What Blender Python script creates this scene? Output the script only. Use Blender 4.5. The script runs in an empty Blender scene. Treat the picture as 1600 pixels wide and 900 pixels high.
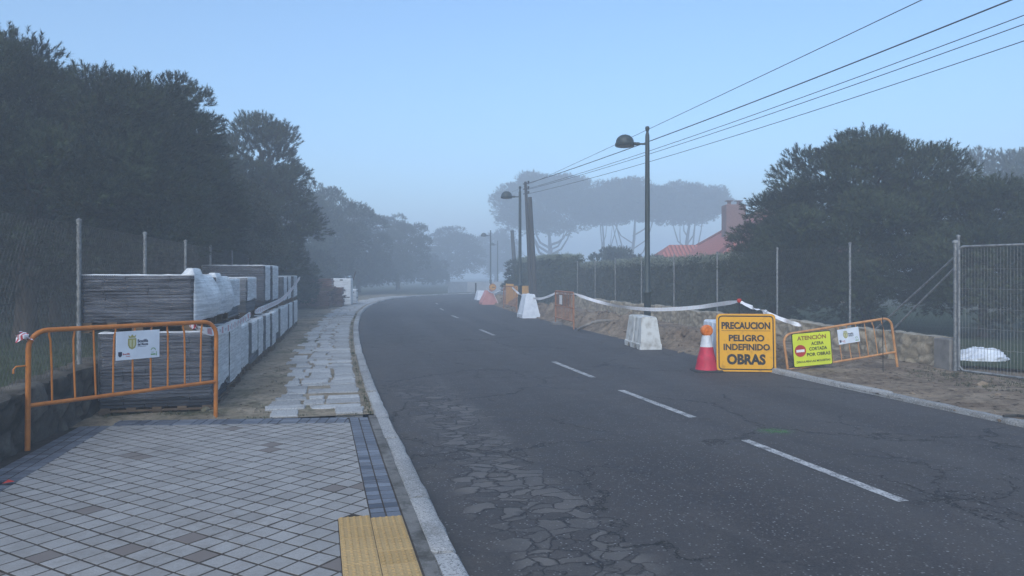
import bpy, bmesh, math, random
import numpy as np
from mathutils import Vector, Matrix, noise as mnoise

# ------------------------------------------------------------------ camera, sky, sun, exposure
SC = bpy.context.scene
COL = SC.collection
CAM_Z = 1.65
F = 1155.0            # focal length in pixels of the 1600 px wide photograph
HOR = 430.0           # horizon row

cam_d = bpy.data.cameras.new('camera')
cam = bpy.data.objects.new('camera', cam_d)
COL.objects.link(cam)
cam.location = (0, 0, CAM_Z)
cam.rotation_euler = (math.radians(90), 0, 0)
cam_d.sensor_width = 36.0
cam_d.lens = F * 36.0 / 1600.0
cam_d.shift_y = -(450 - HOR) / 1600.0
cam_d.clip_start = 0.05
cam_d.clip_end = 2000
SC.camera = cam

SUN_EL, SUN_ROT = math.radians(12), math.radians(198)
W = bpy.data.worlds.new('World')
SC.world = W
W.use_nodes = True
wn = W.node_tree
sky = wn.nodes.new('ShaderNodeTexSky')
sky.sky_type = 'NISHITA'
sky.sun_disc = False
sky.sun_elevation = SUN_EL
sky.sun_rotation = SUN_ROT
sky.air_density = 1.0
sky.dust_density = 0.6
sky.ozone_density = 4.0
bg = wn.nodes['Background']
wn.links.new(sky.outputs[0], bg.inputs[0])
bg.inputs[1].default_value = 0.085

sd = bpy.data.lights.new('sun', 'SUN')
sun = bpy.data.objects.new('sun', sd)
COL.objects.link(sun)
sd.energy = 1.25
sd.angle = math.radians(65)
sd.color = (0.95, 0.975, 1.0)
_dir = Vector((math.sin(SUN_ROT) * math.cos(SUN_EL), math.cos(SUN_ROT) * math.cos(SUN_EL), math.sin(SUN_EL)))
_dir = Vector((_dir.x, _dir.y, 0.9)).normalized()
sun.rotation_euler = (-_dir).to_track_quat('-Z', 'Y').to_euler()

vs = SC.view_settings
vs.view_transform = 'Standard'
vs.look = 'None'
vs.gamma = 1.0
vs.exposure = 1.68
vs.use_curve_mapping = False
SC.cycles.volume_bounces = 3
SC.cycles.max_bounces = 8
SC.cycles.diffuse_bounces = 3
SC.cycles.transparent_max_bounces = 24
SC.cycles.use_denoising = True
HAZE_DENSITY = 0.0085
HAZE_TOP = 26.0

R = random.Random(7)
NR = np.random.default_rng(11)


# ------------------------------------------------------------------ helpers
def at(px, py, z=0.0):
    """point on the level z that the photograph shows at (px, py)"""
    d = F * (CAM_Z - z) / (py - HOR)
    return Vector(((px - 800) / F * d, d, z))


def atd(px, py, d):
    return Vector(((px - 800) / F * d, d, CAM_Z - (py - HOR) / F * d))


def fbm(p, o=4, h=0.5):
    v, a, f = 0.0, 1.0, 1.0
    for _ in range(o):
        v += a * mnoise.noise(Vector(p) * f)
        a *= h
        f *= 2.03
    return v


def sstep(a, b, x):
    t = min(1, max(0, (x - a) / (b - a)))
    return t * t * (3 - 2 * t)


def tag(o, label=None, cat=None, group=None, kind=None):
    if label: o['label'] = label
    if cat: o['category'] = cat
    if group: o['group'] = group
    if kind: o['kind'] = kind
    return o


def thing(name, label, cat, loc=(0, 0, 0), rz=0.0, group=None, rx=0.0, ry=0.0):
    o = bpy.data.objects.new(name, None)
    o.empty_display_size = 0.2
    COL.objects.link(o)
    o.location = loc
    o.rotation_euler = (rx, ry, rz)
    return tag(o, label, cat, group)


def link_mesh(name, me, mat, parent=None, smooth=False):
    if mat is not None:
        for m in (mat if isinstance(mat, (list, tuple)) else [mat]):
            me.materials.append(m)
    if smooth:
        me.polygons.foreach_set('use_smooth', [True] * len(me.polygons))
    o = bpy.data.objects.new(name, me)
    COL.objects.link(o)
    if parent is not None:
        o.parent = parent
    return o


def copy_tree(o, parent=None):
    c = o.copy()
    COL.objects.link(c)
    if parent is not None:
        c.parent = parent
    for ch in list(o.children):
        copy_tree(ch, c)
    return c


def np_mesh(name, verts, faces):
    """faces: (n,k) int array, one k"""
    me = bpy.data.meshes.new(name)
    v = np.asarray(verts, dtype=np.float32)
    f = np.asarray(faces, dtype=np.int32)
    k = f.shape[1]
    me.vertices.add(len(v))
    me.vertices.foreach_set('co', v.ravel())
    me.loops.add(f.size)
    me.loops.foreach_set('vertex_index', f.ravel())
    me.polygons.add(len(f))
    me.polygons.foreach_set('loop_start', np.arange(0, f.size, k, dtype=np.int32))
    me.polygons.foreach_set('loop_total', np.full(len(f), k, dtype=np.int32))
    me.update(calc_edges=True)
    return me


class MB:
    def __init__(s):
        s.v, s.f, s.m, s.c = [], [], [], []

    def add(s, vs, fs, mi=0, c=None):
        n = len(s.v)
        s.v += [tuple(p) for p in vs]
        s.f += [tuple(i + n for i in f) for f in fs]
        s.m += [mi] * len(fs)
        s.c += [c if c is not None else 0.5] * len(vs)

    def box(s, a, b, mi=0, M=None, c=None):
        x0, y0, z0 = a
        x1, y1, z1 = b
        vs = [Vector(p) for p in ((x0, y0, z0), (x1, y0, z0), (x1, y1, z0), (x0, y1, z0), (x0, y0, z1), (x1, y0, z1), (x1, y1, z1), (x0, y1, z1))]
        if M is not None: vs = [M @ p for p in vs]
        s.add(vs, [(0, 3, 2, 1), (4, 5, 6, 7), (0, 1, 5, 4), (1, 2, 6, 5), (2, 3, 7, 6), (3, 0, 4, 7)], mi, c)

    def bbox(s, a, b, r=0.01, mi=0, M=None, c=None):
        """box with chamfered vertical and top edges"""
        x0, y0, z0 = a
        x1, y1, z1 = b
        def ring(i, z): return [(x0 + i, y0 + r, z), (x0 + r, y0 + i, z), (x1 - r, y0 + i, z), (x1 - i, y0 + r, z), (x1 - i, y1 - r, z), (x1 - r, y1 - i, z), (x0 + r, y1 - i, z), (x0 + i, y1 - r, z)]
        rings = [ring(0, z0), ring(0, z1 - r), ring(r * 0.99, z1)]
        vs = [Vector(p) for q in rings for p in q]
        if M is not None: vs = [M @ p for p in vs]
        fs = [tuple(range(7, -1, -1)), tuple(range(16, 24))]
        for k in range(2):
            for i in range(8):
                j = (i + 1) % 8
                fs.append((k * 8 + i, k * 8 + j, k * 8 + 8 + j, k * 8 + 8 + i))
        s.add(vs, fs, mi, c)

    def tube(s, pts, r, n=8, cap=True, mi=0, flat=None):
        pts = [Vector(p) for p in pts]
        rs = r if isinstance(r, (list, tuple)) else [r] * len(pts)
        base = len(s.v)
        up = None
        for i, p in enumerate(pts):
            a = pts[max(0, i - 1)]
            b = pts[min(len(pts) - 1, i + 1)]
            t = (b - a).normalized()
            if up is None:
                up = Vector((0, 0, 1)) if abs(t.z) < 0.9 else Vector((0, 1, 0))
            x = t.cross(up).normalized()
            up = x.cross(t).normalized()
            for k in range(n):
                an = 2 * math.pi * k / n
                s.v.append(tuple(p + (x * math.cos(an) + up * math.sin(an)) * rs[i]))
                s.c.append(0.5)
        for i in range(len(pts) - 1):
            for k in range(n):
                k2 = (k + 1) % n
                s.f.append((base + i * n + k, base + (i + 1) * n + k, base + (i + 1) * n + k2, base + i * n + k2))
                s.m.append(mi)
        if cap:
            s.f.append(tuple(base + k for k in range(n)))
            s.m.append(mi)
            s.f.append(tuple(base + (len(pts) - 1) * n + k for k in range(n - 1, -1, -1)))
            s.m.append(mi)

    def lathe(s, prof, n=20, M=None, mi=0):
        """prof: list of (r, z), turned about z"""
        base = len(s.v)
        for r, z in prof:
            for k in range(n):
                an = 2 * math.pi * k / n
                p = Vector((r * math.cos(an), r * math.sin(an), z))
                if M is not None: p = M @ p
                s.v.append(tuple(p))
                s.c.append(0.5)
        for i in range(len(prof) - 1):
            for k in range(n):
                k2 = (k + 1) % n
                s.f.append((base + i * n + k, base + i * n + k2, base + (i + 1) * n + k2, base + (i + 1) * n + k))
                s.m.append(mi)
        s.f.append(tuple(base + k for k in range(n - 1, -1, -1)))
        s.m.append(mi)
        s.f.append(tuple(base + (len(prof) - 1) * n + k for k in range(n)))
        s.m.append(mi)

    def prism(s, poly, y0, y1, mi=0, M=None):
        """poly in (x, z), extruded along y; front faces -y"""
        n = len(poly)
        vs = [Vector((x, y0, z)) for x, z in poly] + [Vector((x, y1, z)) for x, z in poly]
        if M is not None: vs = [M @ p for p in vs]
        fs = [tuple(range(n)), tuple(range(2 * n - 1, n - 1, -1))]
        for i in range(n):
            j = (i + 1) % n
            fs.append((i, i + n, j + n, j))
        s.add(vs, fs, mi)

    def build(s, name, mat, parent=None, smooth=False, col=False):
        me = bpy.data.meshes.new(name)
        me.from_pydata(s.v, [], s.f)
        if col:
            a = me.attributes.new('tint', 'FLOAT', 'POINT')
            a.data.foreach_set('value', s.c)
        me.polygons.foreach_set('material_index', s.m)
        me.update()
        return link_mesh(name, me, mat, parent, smooth)


def auto_smooth(o, deg=40):
    me = o.data
    me.polygons.foreach_set('use_smooth', [True] * len(me.polygons))
    me.set_sharp_from_angle(angle=math.radians(deg))
    return o


def rrect(x0, z0, x1, z1, r, n=5):
    out = []
    for cx, cz, a0 in ((x1 - r, z0 + r, -90), (x1 - r, z1 - r, 0), (x0 + r, z1 - r, 90), (x0 + r, z0 + r, 180)):
        for k in range(n + 1):
            a = math.radians(a0 + 90 * k / n)
            out.append((cx + r * math.cos(a), cz + r * math.sin(a)))
    return out


def text_into(mb, s, cx, cz, w, h, y, mi=0, bold=0.02, left=False):
    """lettering s fitted into a w by h box centred at (cx, cz), lying in the xz plane at y, read from -y"""
    cu = bpy.data.curves.new('lettering', 'FONT')
    cu.body = s
    cu.size = 1.0
    cu.offset = bold
    cu.resolution_u = 3
    ob = bpy.data.objects.new('lettering_tmp', cu)
    COL.objects.link(ob)
    dg = bpy.context.evaluated_depsgraph_get()
    me = bpy.data.meshes.new_from_object(ob.evaluated_get(dg))
    n = len(me.vertices)
    co = np.zeros(n * 3, dtype=np.float32)
    me.vertices.foreach_get('co', co)
    co = co.reshape(-1, 3)
    lo, hi = co.min(0), co.max(0)
    sx = w / (hi[0] - lo[0])
    sz = h / (hi[1] - lo[1])
    if left: cx = cx + w / 2
    vs = [(cx + (p[0] - (lo[0] + hi[0]) / 2) * sx, y, cz + (p[1] - (lo[1] + hi[1]) / 2) * sz) for p in co]
    mb.add(vs, [tuple(p.vertices) for p in me.polygons], mi)
    bpy.data.objects.remove(ob)
    bpy.data.curves.remove(cu)
    bpy.data.meshes.remove(me)


# ------------------------------------------------------------------ materials
class G:
    def __init__(s, name):
        s.mat = bpy.data.materials.new(name)
        s.mat.use_nodes = True
        s.t = s.mat.node_tree
        s.b = s.t.nodes['Principled BSDF']
        s.out = s.t.nodes['Material Output']
        s.b.inputs['Specular IOR Level'].default_value = 0.3

    def set(s, sock, v):
        if v is None: return
        if isinstance(v, bpy.types.NodeSocket): s.t.links.new(v, sock)
        elif isinstance(v, (tuple, list)) and len(v) == 3 and sock.type == 'RGBA': sock.default_value = (*v, 1)
        else: sock.default_value = v

    def n(s, ty, out=0, props=None, **ins):
        nd = s.t.nodes.new('ShaderNode' + ty)
        for k, v in (props or {}).items(): setattr(nd, k, v)
        for k, v in ins.items():
            k2 = int(k[1:]) if k[0] == 'i' and k[1:].isdigit() else k.replace('_', ' ')
            s.set(nd.inputs[k2], v)
        return nd.outputs[out]

    def coord(s, which='Object'):
        return s.n('TexCoord', which)

    def noise(s, vec, scale, detail=4, rough=0.55, dist=0.0, out='Fac'):
        return s.n('TexNoise', out, Vector=vec, Scale=scale, Detail=detail, Roughness=rough, Distortion=dist)

    def math(s, op, a, b=None, c=None, clamp=False):
        nd = s.t.nodes.new('ShaderNodeMath')
        nd.operation = op
        nd.use_clamp = clamp
        for i, v in enumerate((a, b, c)):
            if v is not None: s.set(nd.inputs[i], v)
        return nd.outputs[0]

    def ramp(s, v, a, b, lo=0.0, hi=1.0, smooth=True):
        nd = s.t.nodes.new('ShaderNodeMapRange')
        nd.interpolation_type = 'SMOOTHSTEP' if smooth else 'LINEAR'
        s.set(nd.inputs[0], v)
        nd.inputs[1].default_value = a
        nd.inputs[2].default_value = b
        nd.inputs[3].default_value = lo
        nd.inputs[4].default_value = hi
        return nd.outputs[0]

    def mix(s, f, a, b, blend='MIX'):
        nd = s.t.nodes.new('ShaderNodeMix')
        nd.data_type = 'RGBA'
        nd.blend_type = blend
        s.set(nd.inputs[0], f)
        s.set(nd.inputs[6], a if isinstance(a, bpy.types.NodeSocket) else (*a, 1))
        s.set(nd.inputs[7], b if isinstance(b, bpy.types.NodeSocket) else (*b, 1))
        return nd.outputs[2]

    def bump(s, h, strength=0.3, dist=0.01):
        return s.n('Bump', 0, Height=h, Strength=strength, Distance=dist)

    def mapping(s, vec, scale=(1, 1, 1), loc=(0, 0, 0), rot=(0, 0, 0)):
        return s.n('Mapping', 0, Vector=vec, Scale=scale, Location=loc, Rotation=rot)

    def done(s, col=None, rough=None, normal=None, metal=None, spec=None):
        s.set(s.b.inputs['Base Color'], col)
        s.set(s.b.inputs['Roughness'], rough)
        if normal is not None: s.set(s.b.inputs['Normal'], normal)
        s.set(s.b.inputs['Metallic'], metal)
        s.set(s.b.inputs['Specular IOR Level'], spec)
        return s.mat


def simple(name, c1, c2=None, scale=6.0, rough=0.6, bump=0.0, bscale=None, metal=0.0, stretch=(1, 1, 1), spec=0.3, lo=0.35, hi=0.65):
    g = G(name)
    v = g.mapping(g.coord(), stretch)
    if c2 is None: c2 = tuple(c * 0.7 for c in c1)
    f = g.ramp(g.noise(v, scale, 6, 0.6), lo, hi)
    col = g.mix(f, c1, c2)
    nrm = g.bump(g.noise(v, bscale or scale * 4, 5), bump, 0.01) if bump else None
    rr = g.ramp(g.noise(v, scale * 2.3), 0.3, 0.7, rough - 0.07, rough + 0.07)
    return g.done(col, rr, nrm, metal, spec)


def m_asphalt():
    g = G('asphalt')
    uv = g.coord('UV')
    big = g.noise(uv, 0.35, 4, 0.6)
    mid = g.noise(uv, 3.0, 5, 0.65)
    fine = g.noise(uv, 75, 3, 0.8)
    med = g.noise(uv, 22, 4, 0.75)
    col = g.mix(g.ramp(big, 0.35, 0.65), (0.038, 0.034, 0.0345), (0.056, 0.051, 0.0515))
    col = g.mix(g.ramp(mid, 0.3, 0.75), col, (0.066, 0.061, 0.061))
    col = g.mix(g.ramp(fine, 0.45, 0.62, 0, 0.7), col, (0.02, 0.02, 0.022))
    col = g.mix(g.ramp(med, 0.5, 0.68, 0, 0.45), col, (0.092, 0.087, 0.087))
    trk = g.noise(g.mapping(uv, (1.1, 0.05, 1)), 1.0, 3, 0.5)
    col = g.mix(g.ramp(trk, 0.42, 0.66, 0, 0.45), col, (0.078, 0.073, 0.072))
    pat = g.noise(g.mapping(uv, (0.9, 0.5, 1), (4.0, 2.0, 0)), 1.0, 5, 0.7)
    col = g.mix(g.ramp(pat, 0.58, 0.72, 0, 0.5), col, (0.088, 0.082, 0.08))
    # pale aggregate
    vo = g.n('TexVoronoi', 'Distance', Vector=uv, Scale=40.0)
    vc = g.n('TexVoronoi', 'Color', Vector=uv, Scale=40.0)
    bright = g.math('MULTIPLY', g.ramp(vo, 0.2, 0.34, 1, 0), g.ramp(vc, 0.5, 0.9))
    col = g.mix(g.math('MULTIPLY', bright, 0.75), col, (0.26, 0.26, 0.265))
    sep = g.n('SeparateXYZ', 'X', Vector=uv)
    sepy = g.n('SeparateXYZ', 'Y', Vector=uv)
    wob = g.noise(uv, 0.9, 3, 0.6)
    ow = g.math('ADD', sep, g.math('MULTIPLY', g.math('SUBTRACT', wob, 0.5), 0.9))
    # crazed strip along the left kerb
    zone = g.math('MULTIPLY', g.ramp(ow, 0.22, 0.45), g.ramp(ow, 0.95, 1.25, 1, 0))
    zone = g.math('MULTIPLY', zone, g.ramp(sepy, 14.5, 18.0, 1, 0))
    warp = g.n('VectorMath', 0, props={'operation': 'ADD'}, i0=uv, i1=g.n('VectorMath', 0, props={'operation': 'SCALE'}, i0=g.noise(uv, 3.0, 3, 0.6, out='Color'), Scale=0.34))
    cell = g.mapping(warp, (5.2, 6.8, 1))
    de = g.n('TexVoronoi', 'Distance', props={'feature': 'DISTANCE_TO_EDGE'}, Vector=cell, Scale=1.0)
    ce = g.n('TexVoronoi', 'Color', Vector=cell, Scale=1.0)
    inside = g.math('MULTIPLY', g.ramp(de, 0.03, 0.10), g.ramp(ce, 0.2, 0.85, 0.0, 1.0))
    inside = g.math('MULTIPLY', inside, zone)
    col = g.mix(g.math('MULTIPLY', inside, g.ramp(mid, 0.25, 0.8, 0.5, 0.95)), col, (0.135, 0.126, 0.12))
    edge = g.math('MULTIPLY', g.ramp(de, 0.0, 0.035, 1, 0), zone)
    col = g.mix(g.math('MULTIPLY', edge, 0.75), col, (0.014, 0.014, 0.016))
    # dusty gutter
    gut = g.math('MULTIPLY', g.ramp(ow, -0.25, 0.55, 0.55, 0), g.ramp(mid, 0.3, 0.65))
    col = g.mix(gut, col, (0.095, 0.085, 0.075))
    # long wandering cracks
    w2 = g.n('VectorMath', 0, props={'operation': 'ADD'}, i0=uv, i1=g.n('VectorMath', 0, props={'operation': 'SCALE'}, i0=g.noise(uv, 1.1, 6, 0.72, out='Color'), Scale=0.85))
    d2 = g.n('TexVoronoi', 'Distance', props={'feature': 'DISTANCE_TO_EDGE'}, Vector=g.mapping(w2, (0.42, 0.36, 1), (3.1, 1.7, 0)), Scale=1.0)
    cm = g.ramp(g.noise(uv, 0.55, 3, 0.6), 0.44, 0.52)
    ck = g.math('MULTIPLY', g.ramp(d2, 0.0, 0.010, 1, 0), cm)
    d3 = g.n('TexVoronoi', 'Distance', props={'feature': 'DISTANCE_TO_EDGE'}, Vector=g.mapping(w2, (1.3, 0.9, 1), (9.4, 4.2, 0)), Scale=1.0)
    ck3 = g.math('MULTIPLY', g.ramp(d3, 0.0, 0.014, 1, 0), g.ramp(g.noise(uv, 0.33, 2, 0.5), 0.55, 0.62))
    ck = g.math('MAXIMUM', ck, ck3)
    col = g.mix(g.math('MULTIPLY', ck, 0.9), col, (0.010, 0.010, 0.011))
    h = g.math('ADD', g.math('MULTIPLY', fine, 0.5), g.math('MULTIPLY', bright, 0.25))
    h = g.math('SUBTRACT', h, g.math('MULTIPLY', g.math('MAXIMUM', ck, edge), 1.0))
    return g.done(col, g.ramp(mid, 0.3, 0.7, 0.72, 0.9), g.bump(h, 0.55, 0.008), spec=0.25)


def m_tinted(name, dark, light, rough=0.8, grain=60, bump=0.25, extra=None, stain=0.5, dust=None):
    """per-piece tint attribute between two colours, with grain and blotches"""
    g = G(name)
    v = g.coord()
    a = g.n('Attribute', 'Fac', props={'attribute_name': 'tint'})
    col = g.mix(a, dark, light)
    if extra is not None:
        col = g.mix(g.ramp(a, 0.0, 0.06, 1, 0), col, extra)
    gr = g.noise(v, grain, 4, 0.7)
    bl = g.noise(v, 2.2, 5, 0.65)
    col = g.mix(g.ramp(gr, 0.3, 0.75, 0, 0.4), col, tuple(c * 0.55 for c in dark))
    col = g.mix(g.ramp(bl, 0.45, 0.72, 0, stain), col, tuple(c * 0.75 for c in dark))
    if dust is not None:
        d1 = g.noise(v, 9, 5, 0.7)
        d2 = g.noise(v, 0.8, 3, 0.6)
        col = g.mix(g.math('MULTIPLY', g.ramp(d1, 0.42, 0.7), g.ramp(d2, 0.35, 0.75, 0.1, 0.65)), col, dust)
    return g.done(col, rough, g.bump(gr, bump, 0.004))


def m_granite(name, base, sp=0.06):
    g = G(name)
    v = g.coord()
    a = g.n('Attribute', 'Fac', props={'attribute_name': 'tint'})
    col = g.mix(a, tuple(c * 0.72 for c in base), tuple(min(1, c * 1.22) for c in base))
    s1 = g.noise(v, 70, 3, 0.8)
    s2 = g.noise(v, 38, 3, 0.8)
    col = g.mix(g.ramp(s1, 0.52, 0.6, 0, 0.75), col, (sp, sp, sp))
    col = g.mix(g.ramp(s2, 0.56, 0.64, 0, 0.6), col, (0.5, 0.5, 0.5))
    bl = g.noise(v, 3.0, 5, 0.7)
    col = g.mix(g.ramp(bl, 0.5, 0.75, 0, 0.55), col, (0.10, 0.095, 0.08))
    return g.done(col, 0.85, g.bump(g.math('ADD', g.noise(v, 26, 5, 0.75), g.math('MULTIPLY', s1, 0.4)), 0.7, 0.012))


def m_soil(name, c1, c2, moss=None, mscale=0.9, mlo=0.52, mhi=0.68, bump=0.6):
    g = G(name)
    v = g.coord()
    a = g.noise(v, 1.3, 6, 0.65)
    b = g.noise(v, 9, 6, 0.7)
    c = g.noise(v, 60, 4, 0.8)
    col = g.mix(g.ramp(a, 0.35, 0.65), c1, c2)
    col = g.mix(g.ramp(b, 0.42, 0.68, 0, 0.7), col, tuple(x * 0.45 for x in c1))
    col = g.mix(g.ramp(c, 0.55, 0.7, 0, 0.6), col, tuple(min(1, x * 1.7) for x in c2))
    if moss is not None:
        mm = g.math('MULTIPLY', g.ramp(g.noise(v, mscale, 5, 0.65), mlo, mhi), g.ramp(b, 0.3, 0.6, 0.35, 1))
        col = g.mix(g.math('MULTIPLY', mm, 0.8), col, moss)
    h = g.math('ADD', b, g.math('MULTIPLY', c, 0.35))
    return g.done(col, 0.95, g.bump(h, bump, 0.03), spec=0.1)


def m_rubble(name, joint, c1, c2):
    """field stones: the tint attribute is 0 in the joints and differs from stone to stone"""
    g = G(name)
    v = g.coord()
    a = g.n('Attribute', 'Fac', props={'attribute_name': 'tint'})
    n1 = g.noise(v, 14, 6, 0.72)
    n2 = g.noise(v, 1.6, 4, 0.6)
    col = g.mix(g.ramp(a, .15, 1.0), c1, c2)
    col = g.mix(g.ramp(n1, 0.4, 0.7, 0, 0.6), col, tuple(x * 0.55 for x in c1))
    col = g.mix(g.ramp(g.noise(v, 45, 4, 0.8), 0.55, 0.7, 0, 0.4), col, tuple(min(1, x * 1.4) for x in c2))
    col = g.mix(g.ramp(n2, 0.5, 0.75, 0, 0.5), col, tuple(x * 0.65 for x in c1))
    col = g.mix(g.ramp(a, 0.0, 0.16, 1, 0), col, joint)
    return g.done(col, 0.92, g.bump(n1, 0.7, 0.02), spec=0.15)


def m_film(name, lo, hi, tint=(0.62, 0.64, 0.66)):
    """stretch film: several thin layers, streaked along the wrap"""
    g = G(name)
    v = g.coord()
    st = g.noise(g.mapping(v, (1.6, 1.6, 34)), 1.0, 6, 0.75, 0.35)
    cr = g.noise(g.mapping(v, (9, 9, 14)), 1.0, 5, 0.7, 1.2)
    op = g.ramp(g.math('ADD', g.math('MULTIPLY', st, 0.75), g.math('MULTIPLY', cr, 0.25)), 0.36, 0.66, lo, hi)
    g.done(g.mix(cr, tint, tuple(min(1, c * 1.25) for c in tint)), 0.3, g.bump(g.math('ADD', st, cr), 0.5, 0.01), spec=0.5)
    tr = g.t.nodes.new('ShaderNodeBsdfTransparent')
    mx = g.t.nodes.new('ShaderNodeMixShader')
    g.set(mx.inputs[0], op)
    g.t.links.new(tr.outputs[0], mx.inputs[1])
    g.t.links.new(g.b.outputs[0], mx.inputs[2])
    g.t.links.new(mx.outputs[0], g.out.inputs[0])
    return g.mat


def m_leaf(name, c1, c2, scale=1.1):
    g = G(name)
    v = g.coord()
    a = g.noise(v, scale, 3, 0.6)
    b = g.noise(v, scale * 9, 3, 0.7)
    col = g.mix(g.ramp(a, 0.40, 0.60), c1, c2)
    col = g.mix(g.ramp(b, 0.4, 0.7, 0, 0.55), col, tuple(x * 0.55 for x in c1))
    g.done(col, 0.6, spec=0.25)
    tl = g.t.nodes.new('ShaderNodeBsdfTranslucent')
    g.set(tl.inputs[0], col)
    mx = g.t.nodes.new('ShaderNodeMixShader')
    mx.inputs[0].default_value = 0.25
    g.t.links.new(g.b.outputs[0], mx.inputs[1])
    g.t.links.new(tl.outputs[0], mx.inputs[2])
    g.t.links.new(mx.outputs[0], g.out.inputs[0])
    return g.mat


def m_roof():
    g = G('roof_tile')
    uv = g.coord('UV')
    w = g.n('TexWave', 'Fac', props={'wave_type': 'BANDS', 'bands_direction': 'X', 'wave_profile': 'SIN'}, Vector=uv, Scale=1.15, Distortion=0.0)
    r = g.n('TexWave', 'Fac', props={'wave_type': 'BANDS', 'bands_direction': 'Y', 'wave_profile': 'SAW'}, Vector=uv, Scale=0.9, Distortion=0.4, Detail=2.0)
    n = g.noise(uv, 2.5, 5, 0.7)
    col = g.mix(n, (0.36, 0.09, 0.065), (0.46, 0.15, 0.11))
    col = g.mix(g.ramp(w, 0.0, 0.45, 0.7, 0), col, (0.11, 0.035, 0.03))
    col = g.mix(g.ramp(r, 0.0, 0.2, 0.35, 0), col, (0.11, 0.035, 0.03))
    return g.done(col, 0.85, g.bump(g.math('ADD', w, g.math('MULTIPLY', r, 0.4)), 0.8, 0.08))


def m_tape(name='barrier_tape', k=1.0):
    g = G(name)
    uv = g.coord('UV')
    x = g.n('SeparateXYZ', 'X', Vector=uv)
    y = g.n('SeparateXYZ', 'Y', Vector=uv)
    fr = g.math('FRACT', g.math('MULTIPLY', x, 3.6))
    inner = g.math('MULTIPLY', g.ramp(y, 0.1, 0.16), g.ramp(y, 0.84, 0.9, 1, 0))
    red = g.math('MULTIPLY', g.ramp(fr, 0.66, 0.68), g.ramp(fr, 0.97, 0.99, 1, 0))
    red = g.math('MULTIPLY', red, inner)
    blk = g.math('MULTIPLY', g.math('MULTIPLY', g.ramp(fr, 0.2, 0.22), g.ramp(fr, 0.5, 0.52, 1, 0)), g.math('MULTIPLY', g.ramp(y, 0.3, 0.34), g.ramp(y, 0.62, 0.66, 1, 0)))
    blk = g.math('MULTIPLY', blk, g.ramp(g.noise(uv, 26, 1), 0.46, 0.54))
    col = g.mix(g.math('MULTIPLY', red, 0.75 * k), (0.72, 0.72, 0.74), (0.45, 0.08, 0.09))
    col = g.mix(g.math('MULTIPLY', blk, 0.8 * min(1, k * 1.6)), col, (0.06, 0.06, 0.1))
    return g.done(col, 0.4)


M = {}
M['asphalt'] = m_asphalt()
M['paint'] = None
g = G('road_paint')
_v = g.coord()
_n = g.noise(_v, 55, 4, 0.75)
_b = g.noise(_v, 6, 4, 0.7)
_w = g.math('ADD', g.math('MULTIPLY', _n, 0.6), g.math('MULTIPLY', _b, 0.4))
M['paint'] = g.done(g.mix(g.ramp(_w, 0.42, 0.58, 0, 0.9), (0.46, 0.46, 0.46), (0.09, 0.09, 0.095)), 0.75)
g = G('green_spray')
_v = g.coord()
_r = g.noise(_v, 14, 5, 0.75)
g.done((0.08, 0.28, 0.06), 0.7)
_tr = g.t.nodes.new('ShaderNodeBsdfTransparent')
_mx = g.t.nodes.new('ShaderNodeMixShader')
_gd = g.n('VectorMath', 'Value', props={'operation': 'LENGTH'}, i0=g.mapping(_v, (4.2, 5.0, 0)))
g.set(_mx.inputs[0], g.math('MULTIPLY', g.ramp(_gd, 0.2, 1.0, 1, 0), g.ramp(_r, 0.42, 0.6, 0, 0.55)))
g.t.links.new(_tr.outputs[0], _mx.inputs[1])
g.t.links.new(g.b.outputs[0], _mx.inputs[2])
g.t.links.new(_mx.outputs[0], g.out.inputs[0])
M['spray'] = g.mat
M['tile'] = m_tinted('concrete_paver', (0.225, 0.22, 0.215), (0.34, 0.335, 0.33), grain=90, extra=(0.16, 0.135, 0.124), dust=(0.15, 0.13, 0.115))
M['slate'] = m_tinted('blue_grey_paver', (0.06, 0.068, 0.09), (0.19, 0.21, 0.25), 0.6, 70)
M['tactile'] = m_tinted('yellow_tactile', (0.36, 0.24, 0.10), (0.45, 0.31, 0.145), 0.75, 80, 0.2, stain=0.35)
M['joint'] = m_soil('sandy_joint', (0.050, 0.042, 0.036), (0.078, 0.066, 0.057), bump=0.3)
M['mortar'] = m_soil('kerb_mortar', (0.125, 0.122, 0.118), (0.18, 0.176, 0.17), (0.05, 0.048, 0.042), 3.0, .5, .7, bump=0.4)
M['kerb'] = m_granite('kerb_granite', (0.34, 0.34, 0.34))
M['flag'] = m_granite('flagstone', (0.36, 0.365, 0.37), 0.09)
M['sand'] = m_soil('sandy_verge', (0.20, 0.165, 0.12), (0.29, 0.245, 0.185), (0.040, 0.052, 0.022), 0.75, 0.50, 0.66)
M['dirt'] = m_soil('dug_earth', (0.15, 0.11, 0.08), (0.27, 0.215, 0.16), (0.045, 0.055, 0.028), 0.55, 0.60, 0.75, bump=0.9)
M['grass'] = m_soil('lawn', (0.032, 0.048, 0.022), (0.055, 0.07, 0.034), bump=0.9)
M['ground'] = m_soil('ground', (0.06, 0.06, 0.04), (0.08, 0.078, 0.05), (0.035, 0.05, 0.02), 0.2, 0.4, 0.6)
M['wall_l'] = m_rubble('rubble_stone', (0.03, 0.027, 0.023), (0.07, 0.062, 0.052), (0.15, 0.135, 0.115))
M['wall_r'] = m_rubble('granite_rubble', (0.20, 0.165, 0.12), (0.29, 0.24, 0.17), (0.45, 0.375, 0.28))
M['cap'] = simple('mortar_cap', (0.34, 0.31, 0.26), (0.2, 0.18, 0.145), 5, 0.9, 0.6)
M['pier'] = simple('cement_render', (0.19, 0.18, 0.17), (0.11, 0.10, 0.095), 3, 0.9, 0.4)
M['galv'] = simple('galvanised_steel', (0.26, 0.27, 0.28), (0.15, 0.155, 0.16), 14, 0.55, 0.1, metal=0.35)
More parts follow.
